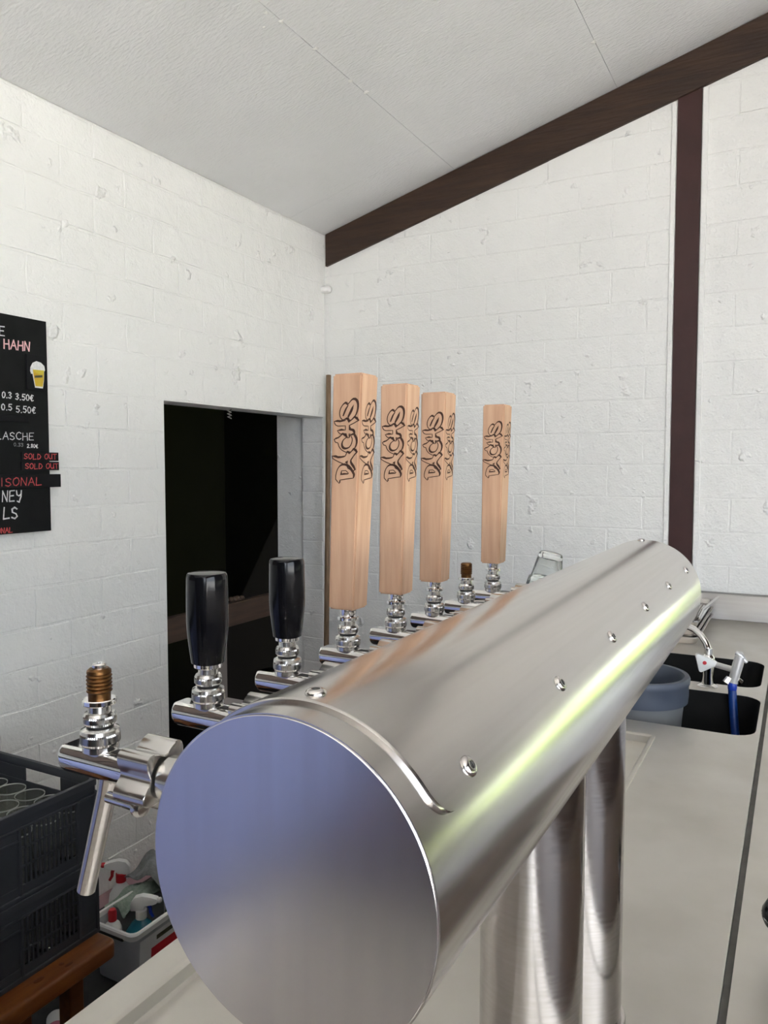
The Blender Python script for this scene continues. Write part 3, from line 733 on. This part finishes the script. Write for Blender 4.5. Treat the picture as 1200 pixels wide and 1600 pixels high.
# ---------------------------------------------------------------- things on the counter
# mixer tap on the strip between the bowls
fx, fy = -.207, 2.262
f = thing('mixer_tap', 'chrome mixer tap with red dot handle between the sinks', 'mixer tap', (fx, fy, ZT))
bm = bm_new(); add_lathe(bm, [(.026, .0), (.027, .003), (.024, .006), (.016, .009), (.0145, .030), (.016, .050), (.017, .078), (.015, .086), (.011, .090), (.011, .106), (0, .108)], 28); mk('body', bm, M['chrome'], f, 40)
bm = bm_new(); add_tube(bm, [(0, 0, .10), (-.006, .004, .118), (-.020, .012, .136), (-.040, .024, .150), (-.070, .04, .158), (-.105, .06, .155), (-.120, .068, .143)], [.0088] * 6 + [.0095], 14); mk('spout', bm, M['chrome'], f, 50)
bm = bm_new()
tri = []
for c, a0 in (((-.0205, .016), 60), ((-.0205 + .008, -.020), 180), ((.0225, -.001), 300)):
    for k in range(5):
        a = math.radians(a0 + 120 * k / 4); tri.append((c[0] + .006 * math.cos(a), c[1] + .006 * math.sin(a)))
add_prism(bm, tri, Tr(-.005, -.022, .074) @ Rz(math.radians(14)) @ MY, .018, .002)
add_lathe(bm, [(.009, 0), (.009, .02)], 16, Tr(-.003, -.003, .074) @ MY)
h = mk('handle', bm, M['white'], f, 40)
bm = bm_new(); add_lathe(bm, [(.0055, 0), (.0052, .0008), (0, .0010)], 16, Tr(-.005, -.0399, .074) @ Rz(math.radians(14)) @ MY); mk('hot_dot', bm, M['red'], h)
bm = bm_new(); add_tube(bm, [(.010, -.012, .069), (.028, -.030, .069), (.066, -.058, .0690)], [.0085, .0078, .0078], 14); mk('side_arm', bm, M['chrome_brightened'], f, 50)
bm = bm_new(); add_tube(bm, [(.0835, -.062, .1075), (.078, -.062, .086), (.070, -.062, .050), (.067, -.062, .036)], [.012, .0135, .0125, .013], 18)
v = mk('hose_valve', bm, M['chrome_brightened'], f, 50)
bm = bm_new(); add_tube(bm, [(.072, -.062, .116), (.084, -.062, .1085), (.099, -.062, .092)], [.006, .0085, .004], 12); add_tube(bm, [(.082, -.068, .103), (.083, -.05, .112)], .007, 12); mk('valve_lever', bm, M['chrome_brightened'], v, 50)
bm = bm_new(); add_tube(bm, [(.060, -.066, .048), (.052, -.07, .034)], [.009, .011], 6); add_tube(bm, [(.074, -.06, .046), (.086, -.058, .036)], [.008, .009], 6); mk('wing_nut', bm, M['chrome'], v, 30)
bm = bm_new(); add_lathe(bm, [(.010, -.002), (.0115, .004), (.0115, .018), (.009, .022)], 18, Tr(.066, -.063, .016)); h = mk('hose_coupling', bm, M['blue'], f, 40); h['label'] = 'blue hose coupling'
bm = bm_new(); add_tube(bm, [(fx + .066, fy - .063, ZT + .017), (fx + .068, fy - .066, ZT - .010), (fx + .073, fy - .078, ZT - .055), (fx + .079, fy - .094, ZT - .105), (fx + .082, fy - .104, ZT - .150), (fx + .084, fy - .130, ZT - .172), (fx + .06, fy - .19, ZT - .174), (fx - .02, fy - .22, ZT - .174)], .0105, 14)
o = mk('hose', bm, M['hose'], None, 60); tag(o, 'blue rubber hose hanging from the mixer tap into sink', 'hose')
# bucket in the near bowl
b = thing('bucket', 'pale grey plastic bucket with blue-grey rim standing in near sink', 'bucket', (-.350, 2.035, ZT - .180))
bm = bm_new(); add_lathe(bm, [(0, .004), (.088, .0), (.094, .006), (.111, .205), (.109, .205), (.092, .010), (0, .008)], 48); mk('body', bm, M['bucket'], b, 40)
bm = bm_new(); add_lathe(bm, [(.112, .190), (.119, .191), (.1205, .206), (.1205, .234), (.123, .238), (.124, .250), (.121, .256), (.110, .256), (.106, .250), (.1055, .206), (.109, .193)], 48, cap=False); r = mk('rim', bm, M['bucket_rim'], b, 40); r['label'] = 'blue-grey bucket rim'
# stack of trays by the back wall
for k in range(3):
    lab = ['shallow steel tray at the bottom of the stack behind the sinks', 'shallow steel tray in the middle of the stack behind sinks', 'ribbed steel tray on top of the stack behind the sinks'][k]
    x0, x1, y0, y1, z = -.76 + .002 * k, -.282, 2.765 - .006 * k, 3.265, ZT + .001 + .0285 * k
    t = thing('tray', lab, 'tray', ((x0 + x1) / 2, (y0 + y1) / 2, z), 'steel trays stacked by the back wall')
    hx, hy = (x1 - x0) / 2, (y1 - y0) / 2
    bm = bm_new(); L_ = []
    for d, zz in ((.014, 0.0), (.010, .006), (.006, .022), (0, .0235), (0, .0265), (.009, .0255), (.014, .009), (.020, .006)):
        L_.append([(x, y, zz) for x, y in rrect(-hx + d, -hy + d, hx - d, hy - d, .02, 4)])
    n = len(L_[0]); vs = [p for l in L_ for p in l]
    fs = [tuple(range(n))[::-1]] + [(i * n + q, i * n + (q + 1) % n, (i + 1) * n + (q + 1) % n, (i + 1) * n + q) for i in range(len(L_) - 1) for q in range(n)] + [tuple((len(L_) - 1) * n + q for q in range(n))]
    add_raw(bm, vs, fs); mk('pan', bm, M['steel'], t, 40)
    if k == 2:
        for q in range(7):
            x = -hx + .04 + q * (2 * hx - .08) / 6
            bm = bm_new(); add_tube(bm, [(x, -hy + .03, .0095), (x, hy - .03, .0095)], .0045, 8); mk('rib', bm, M['steel'], t, 40)
        bm = bm_new(); add_tube(bm, [(hx - .008, -hy + .05, .028), (hx - .004, -hy + .14, .044), (hx + .022, hy - .10, .050)], .0050, 10); mk('carry_bar', bm, M['chrome2'], t, 40)
# tumblers, nested upside down in a leaning column; only the topmost shows over the tower
def tumbler_bm(rb, rt, h, th=.0022, seg=32):
    bm = bm_new()       # upside down: base on top
    add_lathe(bm, [(rt, 0), (rt + .0003, .001), ((rb + rt) / 2 + .0005, h * .5), (rb, h - .004), (rb - .003, h - .0006), (rb - .006, h), (0, h - .0015)] , seg, cap=False)
    add_lathe(bm, [(rt, 0), (rt - th, .0008), ((rb + rt) / 2 - th, h * .5), (rb - th, h - .012), (0, h - .010)], seg, cap=False)
    bmesh.ops.remove_doubles(bm, verts=bm.verts[:], dist=.00001)
    return bm
ax = Vector((.20, 0, 1)).normalized()
N_T = 8
base = Vector((-.530, 1.50, ZT))
for k in range(N_T):
    bm = tumbler_bm(.0235, .0365, .098)
    o = mk('tumbler', bm, M['glass_thin'], None, 40) if k == 0 else o.copy()
    if k: C.objects.link(o)
    else: bm = None
    q = k * .0478
    o.location = base + Vector((.012 * k * (.35 + .09 * k), 0, q + .0006)); o.rotation_euler = (0, math.radians(.6 + 1.5 * k), 0)
    tag(o, 'clear tumbler upside down, topmost of the leaning stack behind the tower' if k == N_T - 1 else 'clear tumbler nested inside the leaning stack behind the tower', 'glass', 'stacked tumblers behind the tower')
# black cup at the picture's edge
o_ = thing('black_cup', 'black glossy cup with flared rim on the serving counter', 'cup', (.012, 1.03, ZT + .0006))
bm = bm_new(); add_lathe(bm, [(0, 0), (.022, 0), (.022, .003), (.014, .010), (.020, .024), (.028, .040), (.030, .046), (.0365, .047), (.0385, .052), (.0385, .060), (.034, .069), (.024, .074), (.010, .0765), (0, .077)], 40); mk('body', bm, M['black'], o_, 40)
bm = bm_new(); add_lathe(bm, [(.0388, .0545), (.0394, .0555), (.0388, .0565)], 40, cap=False); mk('rim_bead', bm, M['chrome2'], o_, 40)

# ---------------------------------------------------------------- menu board
MX = XL + .012
FONT = {
 'A': [[(0, 0), (.5, 1), (1, 0)], [(.2, .4), (.8, .4)]], 'C': [[(.95, .85), (.6, 1), (.2, .85), (.02, .5), (.2, .12), (.6, 0), (.95, .15)]],
 'D': [[(.05, 0), (.1, 1), (.6, .9), (.95, .5), (.6, .08), (.05, 0)]], 'E': [[(.9, 1), (.1, .97), (.05, 0), (.9, .02)], [(.08, .5), (.75, .53)]],
 'F': [[(.9, 1), (.1, .97), (.05, 0)], [(.08, .5), (.7, .53)]], 'H': [[(.1, 1), (.05, 0)], [(.9, 1), (.95, 0)], [(.05, .5), (.95, .56)]],
 'I': [[(.5, 1), (.5, 0)]], 'L': [[(.12, 1), (.05, 0), (.9, .05)]], 'N': [[(.05, 0), (.1, 1), (.85, 0), (.95, 1)]],
 'O': [[(.5, 1), (.12, .8), (.02, .45), (.2, .08), (.55, 0), (.9, .25), (.97, .6), (.8, .92), (.5, 1)]],
 'S': [[(.9, .85), (.55, 1), (.15, .85), (.2, .58), (.75, .42), (.92, .2), (.55, 0), (.08, .12)]], 'T': [[(0, .97), (1, 1)], [(.5, 1), (.5, 0)]],
 'U': [[(.05, 1), (.08, .3), (.4, 0), (.8, .15), (.92, 1)], [(.92, .5), (.97, 0)]], 'Y': [[(.05, 1), (.15, .6), (.5, .5), (.85, .65)], [(.92, 1), (.85, .4), (.55, -.1), (.2, 0)]],
 '0': [[(.5, 1), (.15, .8), (.08, .4), (.3, .03), (.65, .05), (.9, .4), (.85, .8), (.5, 1)]], '2': [[(.1, .8), (.5, 1), (.9, .75), (.5, .35), (.05, 0), (.95, .03)]],
 '3': [[(.1, .9), (.55, 1), (.85, .78), (.4, .55), (.9, .3), (.55, 0), (.05, .1)]], '5': [[(.9, 1), (.2, .98), (.12, .55), (.6, .6), (.92, .3), (.55, 0), (.05, .1)]],
 '8': [[(.5, .52), (.15, .75), (.5, 1), (.85, .75), (.5, .52), (.1, .25), (.5, 0), (.9, .25), (.5, .52)]],
 '.': [[(.4, 0), (.55, .06)]], '\u20ac': [[(.95, .9), (.55, 1), (.25, .7), (.2, .35), (.5, 0), (.95, .08)], [(0, .62), (.7, .64)], [(0, .4), (.65, .42)]], ' ': [],
}
def write(parent, txt, y0, y1, z0, z1, m, x, w=.0022, slope=0.0, name='lettering'):
    """hand lettering on the plane x=const between y0..y1, baseline z0"""
    adv = [(.42 if ch in '.I' else .55 if ch == ' ' else 1.0) for ch in txt]; tot = sum(adv) + .22 * (len(txt) - 1); sc = (y1 - y0) / tot
    u = 0; bm = bm_new(); h = z1 - z0
    for ch, a in zip(txt, adv):
        jz = random.uniform(-.05, .05) * h; sl = random.uniform(-.02, .10)
        for st in FONT[ch]:
            pts = [Vector((y0 + (u + a * (px + sl * py)) * sc, z0 + jz + py * h + slope * (u * sc))) for px, py in st]
            for i in range(len(pts) - 1):
                p, q = pts[i], pts[i + 1]; d = (q - p).normalized(); nn = Vector((-d.y, d.x)) * w * .5 * random.uniform(.8, 1.15); e = d * w * .35
                c = [p - e + nn, q + e + nn, q + e - nn, p - e - nn]
                xx = x + .0002 + .00004 * (i % 3)
                bm.faces.new([bm.verts.new((xx, v.x, v.y)) for v in c])
        u += a + .22
    for fc in bm.faces:
        fc.normal_update()
        if fc.normal.x < 0: fc.normal_flip()
    me = bpy.data.meshes.new(name); bm.to_mesh(me); bm.free(); me.materials.append(m)
    o = bpy.data.objects.new(name, me); C.objects.link(o); o.parent = parent; return o
mb = thing('menu_board', 'black chalk menu board hung on the white block wall', 'menu board', (MX, 0, 0))
BX = .016
mk('panel', (lambda bm: (add_box(bm, (-.006, 1.05, 1.299), (BX, 1.664, 1.955), .0012), bm)[1])(bm_new()), M['board'], mb)
def on_board(a, b, c, d, x=BX): return dict(y0=a, y1=b, z0=c, z1=d, x=x)
write(mb, 'E', 1.500, 1.519, 1.889, 1.916, M['chalk'], BX, .0035)
write(mb, 'HAHN', 1.514, 1.602, 1.852, 1.879, M['chalk_pink'], BX, .0042, .06)
write(mb, '0.3', 1.503, 1.536, 1.706, 1.724, M['chalk'], BX, .0032); write(mb, '3.50\u20ac', 1.548, 1.611, 1.704, 1.722, M['chalk'], BX, .0032)
write(mb, '0.5', 1.500, 1.536, 1.670, 1.688, M['chalk'], BX, .0030); write(mb, '5.50\u20ac', 1.549, 1.617, 1.666, 1.685, M['chalk'], BX, .0028)
write(mb, 'FLASCHE', 1.458, 1.609, 1.583, 1.605, M['chalk'], BX, .0025)
write(mb, '0.33', 1.538, 1.571, 1.563, 1.573, M['cloth'], BX, .0020); write(mb, '2.80\u20ac', 1.584, 1.622, 1.560, 1.571, M['chalk'], BX, .0024)
write(mb, 'NEY', 1.494, 1.560, 1.398, 1.430, M['chalk'], BX, .0038)
write(mb, 'LS', 1.496, 1.545, 1.344, 1.378, M['chalk'], BX, .0048)
write(mb, 'SAISONAL', 1.428, 1.526, 1.303, 1.318, M['chalk_red'], BX, .0028)
# magnetic strips and the picture card stuck on the board
def strip(label, y0, y1, z0, z1, txt=None, ty=None, m=None, w=.003, cat='sign strip', name='magnet_strip', th=.005):
    t = thing(name, label, cat, (MX + BX, 0, 0))
    bm = bm_new(); add_box(bm, (0.0002, y0, z0), (th, y1, z1), .0008); mk('sheet', bm, M['board2'], t)
    if txt: write(t, txt, *ty, m, th, w)
    return t
strip('upper black magnet strip reading SOLD OUT in red chalk', 1.562, 1.694, 1.520, 1.5465, 'SOLD OUT', (1.568, 1.686, 1.525, 1.541), M['chalk_red'], .0026)
strip('lower black magnet strip reading SOLD OUT in red chalk', 1.560, 1.695, 1.4905, 1.517, 'SOLD OUT', (1.571, 1.692, 1.495, 1.511), M['chalk_red'], .0026)
strip('long black magnet strip reading SAISONAL in red chalk', 1.20, 1.699, 1.437, 1.478, 'SAISONAL', (1.432, 1.628, 1.444, 1.468), M['chalk_red'], .0026, th=.007)
strip('blank black magnet strip under the chalked prices', 1.10, 1.59, 1.637, 1.655)
t = strip('small black card with a printed beer cup on the menu board', 1.586, 1.652, 1.738, 1.846, name='picture_card', cat='picture card', th=.006)
def flat(parent, pts, m, x, name):
    bm = bm_new(); bm.faces.new([bm.verts.new((x, a, b)) for a, b in pts])
    for fc in bm.faces:
        fc.normal_update()
        if fc.normal.x < 0: fc.normal_flip()
    me = bpy.data.meshes.new(name); bm.to_mesh(me); bm.free(); me.materials.append(m); o = bpy.data.objects.new(name, me); C.objects.link(o); o.parent = parent; return o
flat(t, [(1.598, 1.806), (1.606, 1.820), (1.620, 1.827), (1.636, 1.824), (1.648, 1.815), (1.6505, 1.802), (1.647, 1.797), (1.646, 1.77), (1.641, 1.745), (1.613, 1.745), (1.608, 1.77), (1.605, 1.787), (1.600, 1.786), (1.597, 1.795)], M['foam'], .0063, 'cup_print')
flat(t, [(1.606, 1.800), (1.6465, 1.801), (1.6445, 1.772), (1.640, 1.750), (1.6145, 1.750), (1.610, 1.772)], M['beer'], .0066, 'beer_print')
flat(t, [(1.612, 1.782), (1.640, 1.786), (1.640, 1.779), (1.612, 1.775)], M['ink'], .0069, 'band_print')

# ---------------------------------------------------------------- bench, crates, cleaning things
bx0, bx1, by1 = -1.72, -1.392, 1.262
bench = thing('bench', 'orange varnished pine bench under the grey crates', 'bench', (-1.556, .3, 0))
bm = bm_new()
pl = rrect(bx0 + 1.556, -.24, bx1 + 1.556, by1 - .3, .018, 4); n = len(pl)
def sc_(p, d): return (p[0] - d * (1 if p[0] > 0 else -1), p[1] - d * (1 if p[1] > 0 else -1))
L_ = [[(*sc_(p, .004), .346) for p in pl], [(*p, .350) for p in pl], [(*p, .380) for p in pl], [(*sc_(p, .002), .3845) for p in pl], [(*sc_(p, .006), .387) for p in pl]]
vs = [p for l in L_ for p in l]
add_raw(bm, vs, [tuple(range(n))[::-1]] + [(i * n + q, i * n + (q + 1) % n, (i + 1) * n + (q + 1) % n, (i + 1) * n + q) for i in range(4) for q in range(n)] + [tuple(4 * n + q for q in range(n))])
bt = mk('bench_top', bm, M['bench'], bench, 40)
bm = bm_new(); add_lathe(bm, [(0, 0), (.012, 0), (.009, .0005), (0, .0007)], 14, Tr(.128, .775, .387), sx=.6, sy=1.1); add_lathe(bm, [(0, 0), (.005, 0), (0, .0005)], 10, Tr(.142, .842, .387), sy=2.2); add_lathe(bm, [(0, 0), (.006, 0), (0, .0005)], 10, Tr(.126, .835, .387)); mk('knot', bm, M['knot'], bt)
for yy in (.905, -.15):
    for xx in (-.12, .07):
        bm = bm_new(); add_box(bm, (xx - .02, yy - .02, 0.006), (xx + .02, yy + .02, .347), .003); mk('leg', bm, M['bench'], bench)
    bm = bm_new(); add_box(bm, (-.09, yy - .012, .28), (.09, yy + .012, .347), .003); mk('cross_rail', bm, M['bench'], bench)

def crate(label, zb, H):
    Lh, Wh = .30, .1885
    t = thing('crate', label, 'crate', (-1.45 - Wh, 1.268 - Lh, zb), 'grey plastic crates on the bench')
    bm = bm_new(); add_box(bm, (-Wh + .012, -Lh + .012, 0), (Wh - .012, Lh - .012, .012), .002); mk('base', bm, M['crate'], t)
    w0, w1 = .092, .236; z0, z1 = .030, H - .044
    for s in (-1, 1):
        bm = bm_new()
        def pan(y0, y1, za, zb_, x0, x1):
            a, b = sorted((s * x0, s * x1)); add_box(bm, (a, y0, za), (b, y1, zb_), .0015)
        xi, xo = Wh - .0095, Wh - .006
        pan(-Lh + .006, Lh - .006, .006, z0, xi, xo); pan(-Lh + .006, Lh - .006, z1, H, xi, xo)
        pan(w1, Lh - .006, z0, z1, xi, xo); pan(-Lh + .006, -w1, z0, z1, xi, xo); pan(-w0, w0, z0, z1, xi, xo)
        # stiffening ribs
        pan(-Lh + .004, Lh - .004, .0, .010, xi, Wh - .001)
        pan(-Lh + .004, Lh - .004, H - .040, H - .036, xi, Wh - .001)
        for yy in (w1 + .004, w0 - .004, -w0 + .004, -w1 - .004): pan(yy - .0035, yy + .0035, .010, H - .036, xi, Wh - .001)
        pan(-w0, w0, H - .066, H - .062, xi, Wh - .001); pan(Lh - .012, Lh - .004, 0, H - .03, xi, Wh - .002); pan(-Lh + .004, -Lh + .012, 0, H - .03, xi, Wh - .002)
        mk('long_side', bm, M['crate'], t)
        for gs in (-1, 1):
            bm = bm_new(); a, b = sorted((gs * w0, gs * w1)); NB = 12
            xa_, xb_ = sorted((s * xi, s * (xo + .001)))
            for k in range(1, NB):
                y = a + (b - a) * k / NB; add_box(bm, (xa_, y - .0021, z0), (xb_, y + .0021, z1))
            for k in range(1, 3):
                z = z0 + (z1 - z0) * k / 3; add_box(bm, (xa_, a, z - .0022), (xb_, b, z + .0022))
            o = mk('grille', bm, M['crate'], t); o['kind'] = 'stuff'
        bm = bm_new()
        def pe(x0, x1, za, zb_, y0, y1):
            a, b = sorted((s * y0, s * y1)); add_box(bm, (x0, a, za), (x1, b, zb_), .0015)
        yi, yo = Lh - .0095, Lh - .006
        hz0, hz1, hw = H - .055, H - .022, .064
        pe(-Wh + .006, Wh - .006, .006, hz0, yi, yo); pe(-Wh + .006, -hw, hz0, hz1, yi, yo); pe(hw, Wh - .006, hz0, hz1, yi, yo); pe(-Wh + .006, Wh - .006, hz1, H, yi, yo)
        mk('end_wall', bm, M['crate'], t)
    bm = bm_new(); L_ = []
    for d, zz in ((.0, H - .016), (.0, H - .001), (.001, H), (.010, H), (.011, H - .003), (.011, H - .016)):
        L_.append([(x, y, zz) for x, y in rrect(-Wh + d, -Lh + d, Wh - d, Lh - d, .014, 4)])
    n = len(L_[0]); vs = [p for l in L_ for p in l]
    add_raw(bm, vs, [(i * n + q, i * n + (q + 1) % n, ((i + 1) % 6) * n + (q + 1) % n, ((i + 1) % 6) * n + q) for i in range(6) for q in range(n)])
    mk('rim', bm, M['crate'], t, 40)
    return t
crate('grey plastic crate standing on the bench, lower of two', .3875, .180)
crate('grey plastic crate full of glasses, upper of two', .5680, .196)
g0 = None
ORD = ['first', 'second', 'third', 'fourth', 'fifth']
for j in range(5):
    for i in range(5):
        if g0 is None:
            bmg = tumbler_bm(.0285, .0345, .120, .0022, 28); bmesh.ops.transform(bmg, matrix=Tr(0, 0, .120) @ Rx(PI), verts=bmg.verts[:]); nf = len(bmg.faces); add_lathe(bmg, [(.0324, .1193), (.0333, .1209), (.0347, .1209), (.0350, .1193), (.0346, .1180)], 28, cap=False); bmg.faces.ensure_lookup_table()
            for fc in bmg.faces[nf:]: fc.material_index = 1
            g = g0 = mk('beer_glass', bmg, [M['glass_paled'], M['glass_rim_highlight']], None, 40)
        else:
            g = g0.copy(); C.objects.link(g)
        g.location = (-1.6385 + (i - 2) * .0706, 1.222 - j * .0722, .5805)
        tag(g, 'clear beer glass in upper crate, %s row from far end, %s from wall' % (ORD[j], ORD[i]), 'glass', 'glasses in the upper crate')
for j in range(4):
    g = g0.copy(); C.objects.link(g); g.location = (-1.4973, 1.222 - j * .0722, .4000)
    tag(g, 'clear beer glass in lower crate, %s from far end behind the grille' % ORD[j], 'glass', 'glasses in the lower crate')

# white tub with cleaning things on the floor behind the bench
tx0, tx1, ty0, ty1 = -1.800, -1.625, 1.530, 1.835
tub = thing('tub', 'white plastic tub of cleaning bottles with red label', 'tub', ((tx0 + tx1) / 2, (ty0 + ty1) / 2, .0062))
hx, hy = (tx1 - tx0) / 2, (ty1 - ty0) / 2
bm = bm_new(); L_ = []
for d, zz in ((.014, .0005), (.012, .004), (.002, .158), (.004, .158), (.015, .008)):
    L_.append([(x, y, zz) for x, y in rrect(-hx + d, -hy + d, hx - d, hy - d, .02, 4)])
n = len(L_[0]); vs = [p for l in L_ for p in l]
add_raw(bm, vs, [tuple(range(n))[::-1]] + [(i * n + q, i * n + (q + 1) % n, (i + 1) * n + (q + 1) % n, (i + 1) * n + q) for i in range(4) for q in range(n)] + [tuple(4 * n + q for q in range(n))])
mk('body', bm, M['tub'], tub, 40)
bm = bm_new(); L_ = []
for d, zz in ((.001, .152), (-.007, .153), (-.008, .168), (-.005, .172), (.002, .172), (.004, .168), (.004, .152)):
    L_.append([(x, y, zz) for x, y in rrect(-hx + d, -hy + d, hx - d, hy - d, .022, 4)])
n = len(L_[0]); vs = [p for l in L_ for p in l]
add_raw(bm, vs, [(i * n + q, i * n + (q + 1) % n, ((i + 1) % 7) * n + (q + 1) % n, ((i + 1) % 7) * n + q) for i in range(7) for q in range(n)]); mk('rim', bm, M['white'], tub, 40)
sl = .010 / .154
def side_x(z): return hx - .012 + (z - .004) * sl + .0012
def tub_label(y0, y1, z0, z1, m, name, off=0):
    bm = bm_new(); add_raw(bm, [(side_x(z0) + off, y0, z0), (side_x(z0) + off, y1, z0), (side_x(z1) + off, y1, z1), (side_x(z1) + off, y0, z1)], [(0, 1, 2, 3)]); return mk(name, bm, m, tub)
tub_label(-.125, .105, .030, .135, M['label'], 'paper_label'); o = tub_label(-.08, .09, .034, .092, M['red'], 'label_band', .0006); o['label'] = 'red printed band'
tub_label(-.06, .03, .108, .122, M['ink'], 'label_print', .0006)
bm = bm_new(); add_box(bm, (-.05, -hy - .0095, .1475), (.055, -hy - .002, .1555), .002); mk('handle_bar', bm, M['dark'], tub)

def spray(label, loc, rz, body_m, head_m, trig_m, h=.20, rr=.036, lean=(0, 0), nozzle_m=None, collar_m=None):
    t = thing('spray_bottle', label, 'spray bottle', loc, None, (lean[0], lean[1], rz))
    bm = bm_new(); add_lathe(bm, [(0, .001), (rr * .9, .0), (rr, .006), (rr, h * .52), (rr * .92, h * .66), (rr * .55, h * .84), (.014, h * .92), (.014, h)], 28, sy=.72); mk('bottle', bm, body_m, t, 40)
    bm = bm_new(); add_lathe(bm, [(.0165, h * .93), (.0165, h + .016), (.012, h + .018)], 20); mk('collar', bm, collar_m or trig_m, t, 40)
    bm = bm_new()
    prof = [(-.030, .016), (-.012, .016), (.010, .020), (.012, .030), (.040, .036), (.050, .040), (.050, .052), (.030, .058), (.005, .062), (-.018, .056), (-.030, .040)]
    add_prism(bm, prof, Tr(0, .011, h) @ MY, .022, .003); mk('head', bm, head_m, t, 40)
    bm = bm_new(); add_tube(bm, [(.020, 0, h + .036), (.027, 0, h + .022), (.028, 0, h + .008), (.036, 0, h - .006)], [.006, .0055, .005, .0045], 8); mk('trigger', bm, trig_m, t, 40)
    bm = bm_new(); add_lathe(bm, [(.008, 0), (.0085, .010), (.005, .014), (0, .014)], 10, Tr(.049, 0, h + .046) @ Ry(PI / 2)); mk('nozzle', bm, nozzle_m or trig_m, t, 40)
    return t
spray('white spray bottle with red trigger and collar near the wall', (-1.925, 1.765, .0062), math.radians(215), M['white'], M['white'], M['red'], .150, .040)
spray('teal spray bottle with white head and blue trigger in tub', (-1.722, 1.655, .0182), math.radians(28), M['teal'], M['white'], M['blue'], .128, .050, nozzle_m=M['white'], collar_m=M['white'])
b = thing('cleaner_bottle', 'white squat cleaner bottle with red cap in the tub', 'bottle', (-1.755, 1.574, .0182))
bm = bm_new(); add_lathe(bm, [(0, .001), (.024, 0), (.026, .006), (.026, .120), (.020, .135), (.011, .142), (.011, .150)], 24); mk('body', bm, M['white'], b, 40)
bm = bm_new(); add_lathe(bm, [(.0125, .145), (.0125, .172), (.009, .178), (0, .178)], 18); mk('cap', bm, M['red'], b, 40)
b = thing('cleaner_bottle', 'green cleaner bottle with pale cap in the tub', 'bottle', (-1.668, 1.735, .0182))
bm = bm_new(); add_lathe(bm, [(0, .001), (.024, 0), (.026, .006), (.026, .115), (.018, .138), (.011, .150)], 24); mk('body', bm, M['green'], b, 40)
bm = bm_new(); add_lathe(bm, [(.0125, .147), (.0125, .168), (0, .169)], 18); mk('cap', bm, M['label'], b, 40)
b = thing('cleaner_bottle', 'pale bottle with dark red cap at the tub far end', 'bottle', (-1.715, 1.785, .0182))
bm = bm_new(); add_lathe(bm, [(0, .001), (.028, 0), (.030, .006), (.030, .125), (.020, .150), (.012, .160)], 24); mk('body', bm, M['label'], b, 40)
bm = bm_new(); add_lathe(bm, [(.017, .152), (.018, .185), (.014, .192), (0, .193)], 18); mk('cap', bm, M['red'], b, 40)
def cloth(name, label, m, cx, cy, cz, sx, sy, amp, seed, rot=0, tilt=(0, 0)):
    rnd = random.Random(seed); bm = bm_new(); n = 14; ph = [rnd.uniform(0, 6) for _ in range(6)]
    T = Tr(cx, cy, cz) @ Rz(rot) @ Rx(tilt[0]) @ Ry(tilt[1]); top = []; bot = []
    for i in range(n + 1):
        for j in range(n + 1):
            u, v = i / n - .5, j / n - .5
            z = amp * (math.sin(9 * u + ph[0]) * math.cos(7 * v + ph[1]) + .5 * math.sin(17 * u + ph[2] + 8 * v)) - 1.1 * amp * 4 * (u * u + v * v)
            top.append(bm.verts.new(T @ Vector((u * sx, v * sy, z)))); bot.append(bm.verts.new(T @ Vector((u * sx, v * sy, z - .004))))
    q = n + 1
    for i in range(n):
        for j in range(n):
            k = i * q + j; bm.faces.new((top[k], top[k + q], top[k + q + 1], top[k + 1])); bm.faces.new((bot[k], bot[k + 1], bot[k + q + 1], bot[k + q]))
    for i in range(n):
        for a, b_ in ((i, i + 1), (n * q + i, n * q + i + 1), (i * q, (i + 1) * q), (i * q + n, (i + 1) * q + n)):
            bm.faces.new((top[a], top[b_], bot[b_], bot[a]))
    o = mk(name, bm, m, None, 80); tag(o, label, 'cloth'); return o
cloth('cleaning_cloth', 'grey green cleaning cloth hanging over the tub edge', M['greencloth'], -1.79, 1.70, .182, .09, .17, .010, 3)
cloth('cleaning_cloth', 'dark grey cleaning cloth bunched at the tub far end', M['cloth'], -1.735, 1.80, .238, .26, .15, .020, 9)
# added black mat that darkens the floor, and a bottle lying on it
o = box_ob('rubber_mat', (-2.05, .06, .0005), (-.72, 2.30, .006), M['mat_rubber'], bev=.002); tag(o, 'black mat added to darken the floor behind the counter', 'mat')
b = thing('small_bottle', 'small white bottle with pink label lying on the mat', 'bottle', (-1.665, 1.30, .032), None, (0, PI / 2, math.radians(-40)))
bm = bm_new(); add_lathe(bm, [(0, -.06), (.022, -.06), (.025, -.055), (.025, .04), (.012, .06), (.012, .075), (0, .076)], 24); mk('body', bm, M['label'], b, 40)
bm = bm_new(); add_lathe(bm, [(.0254, -.01), (.0254, .035)], 24, cap=False); mk('label_sleeve', bm, M['pink'], b, 40)
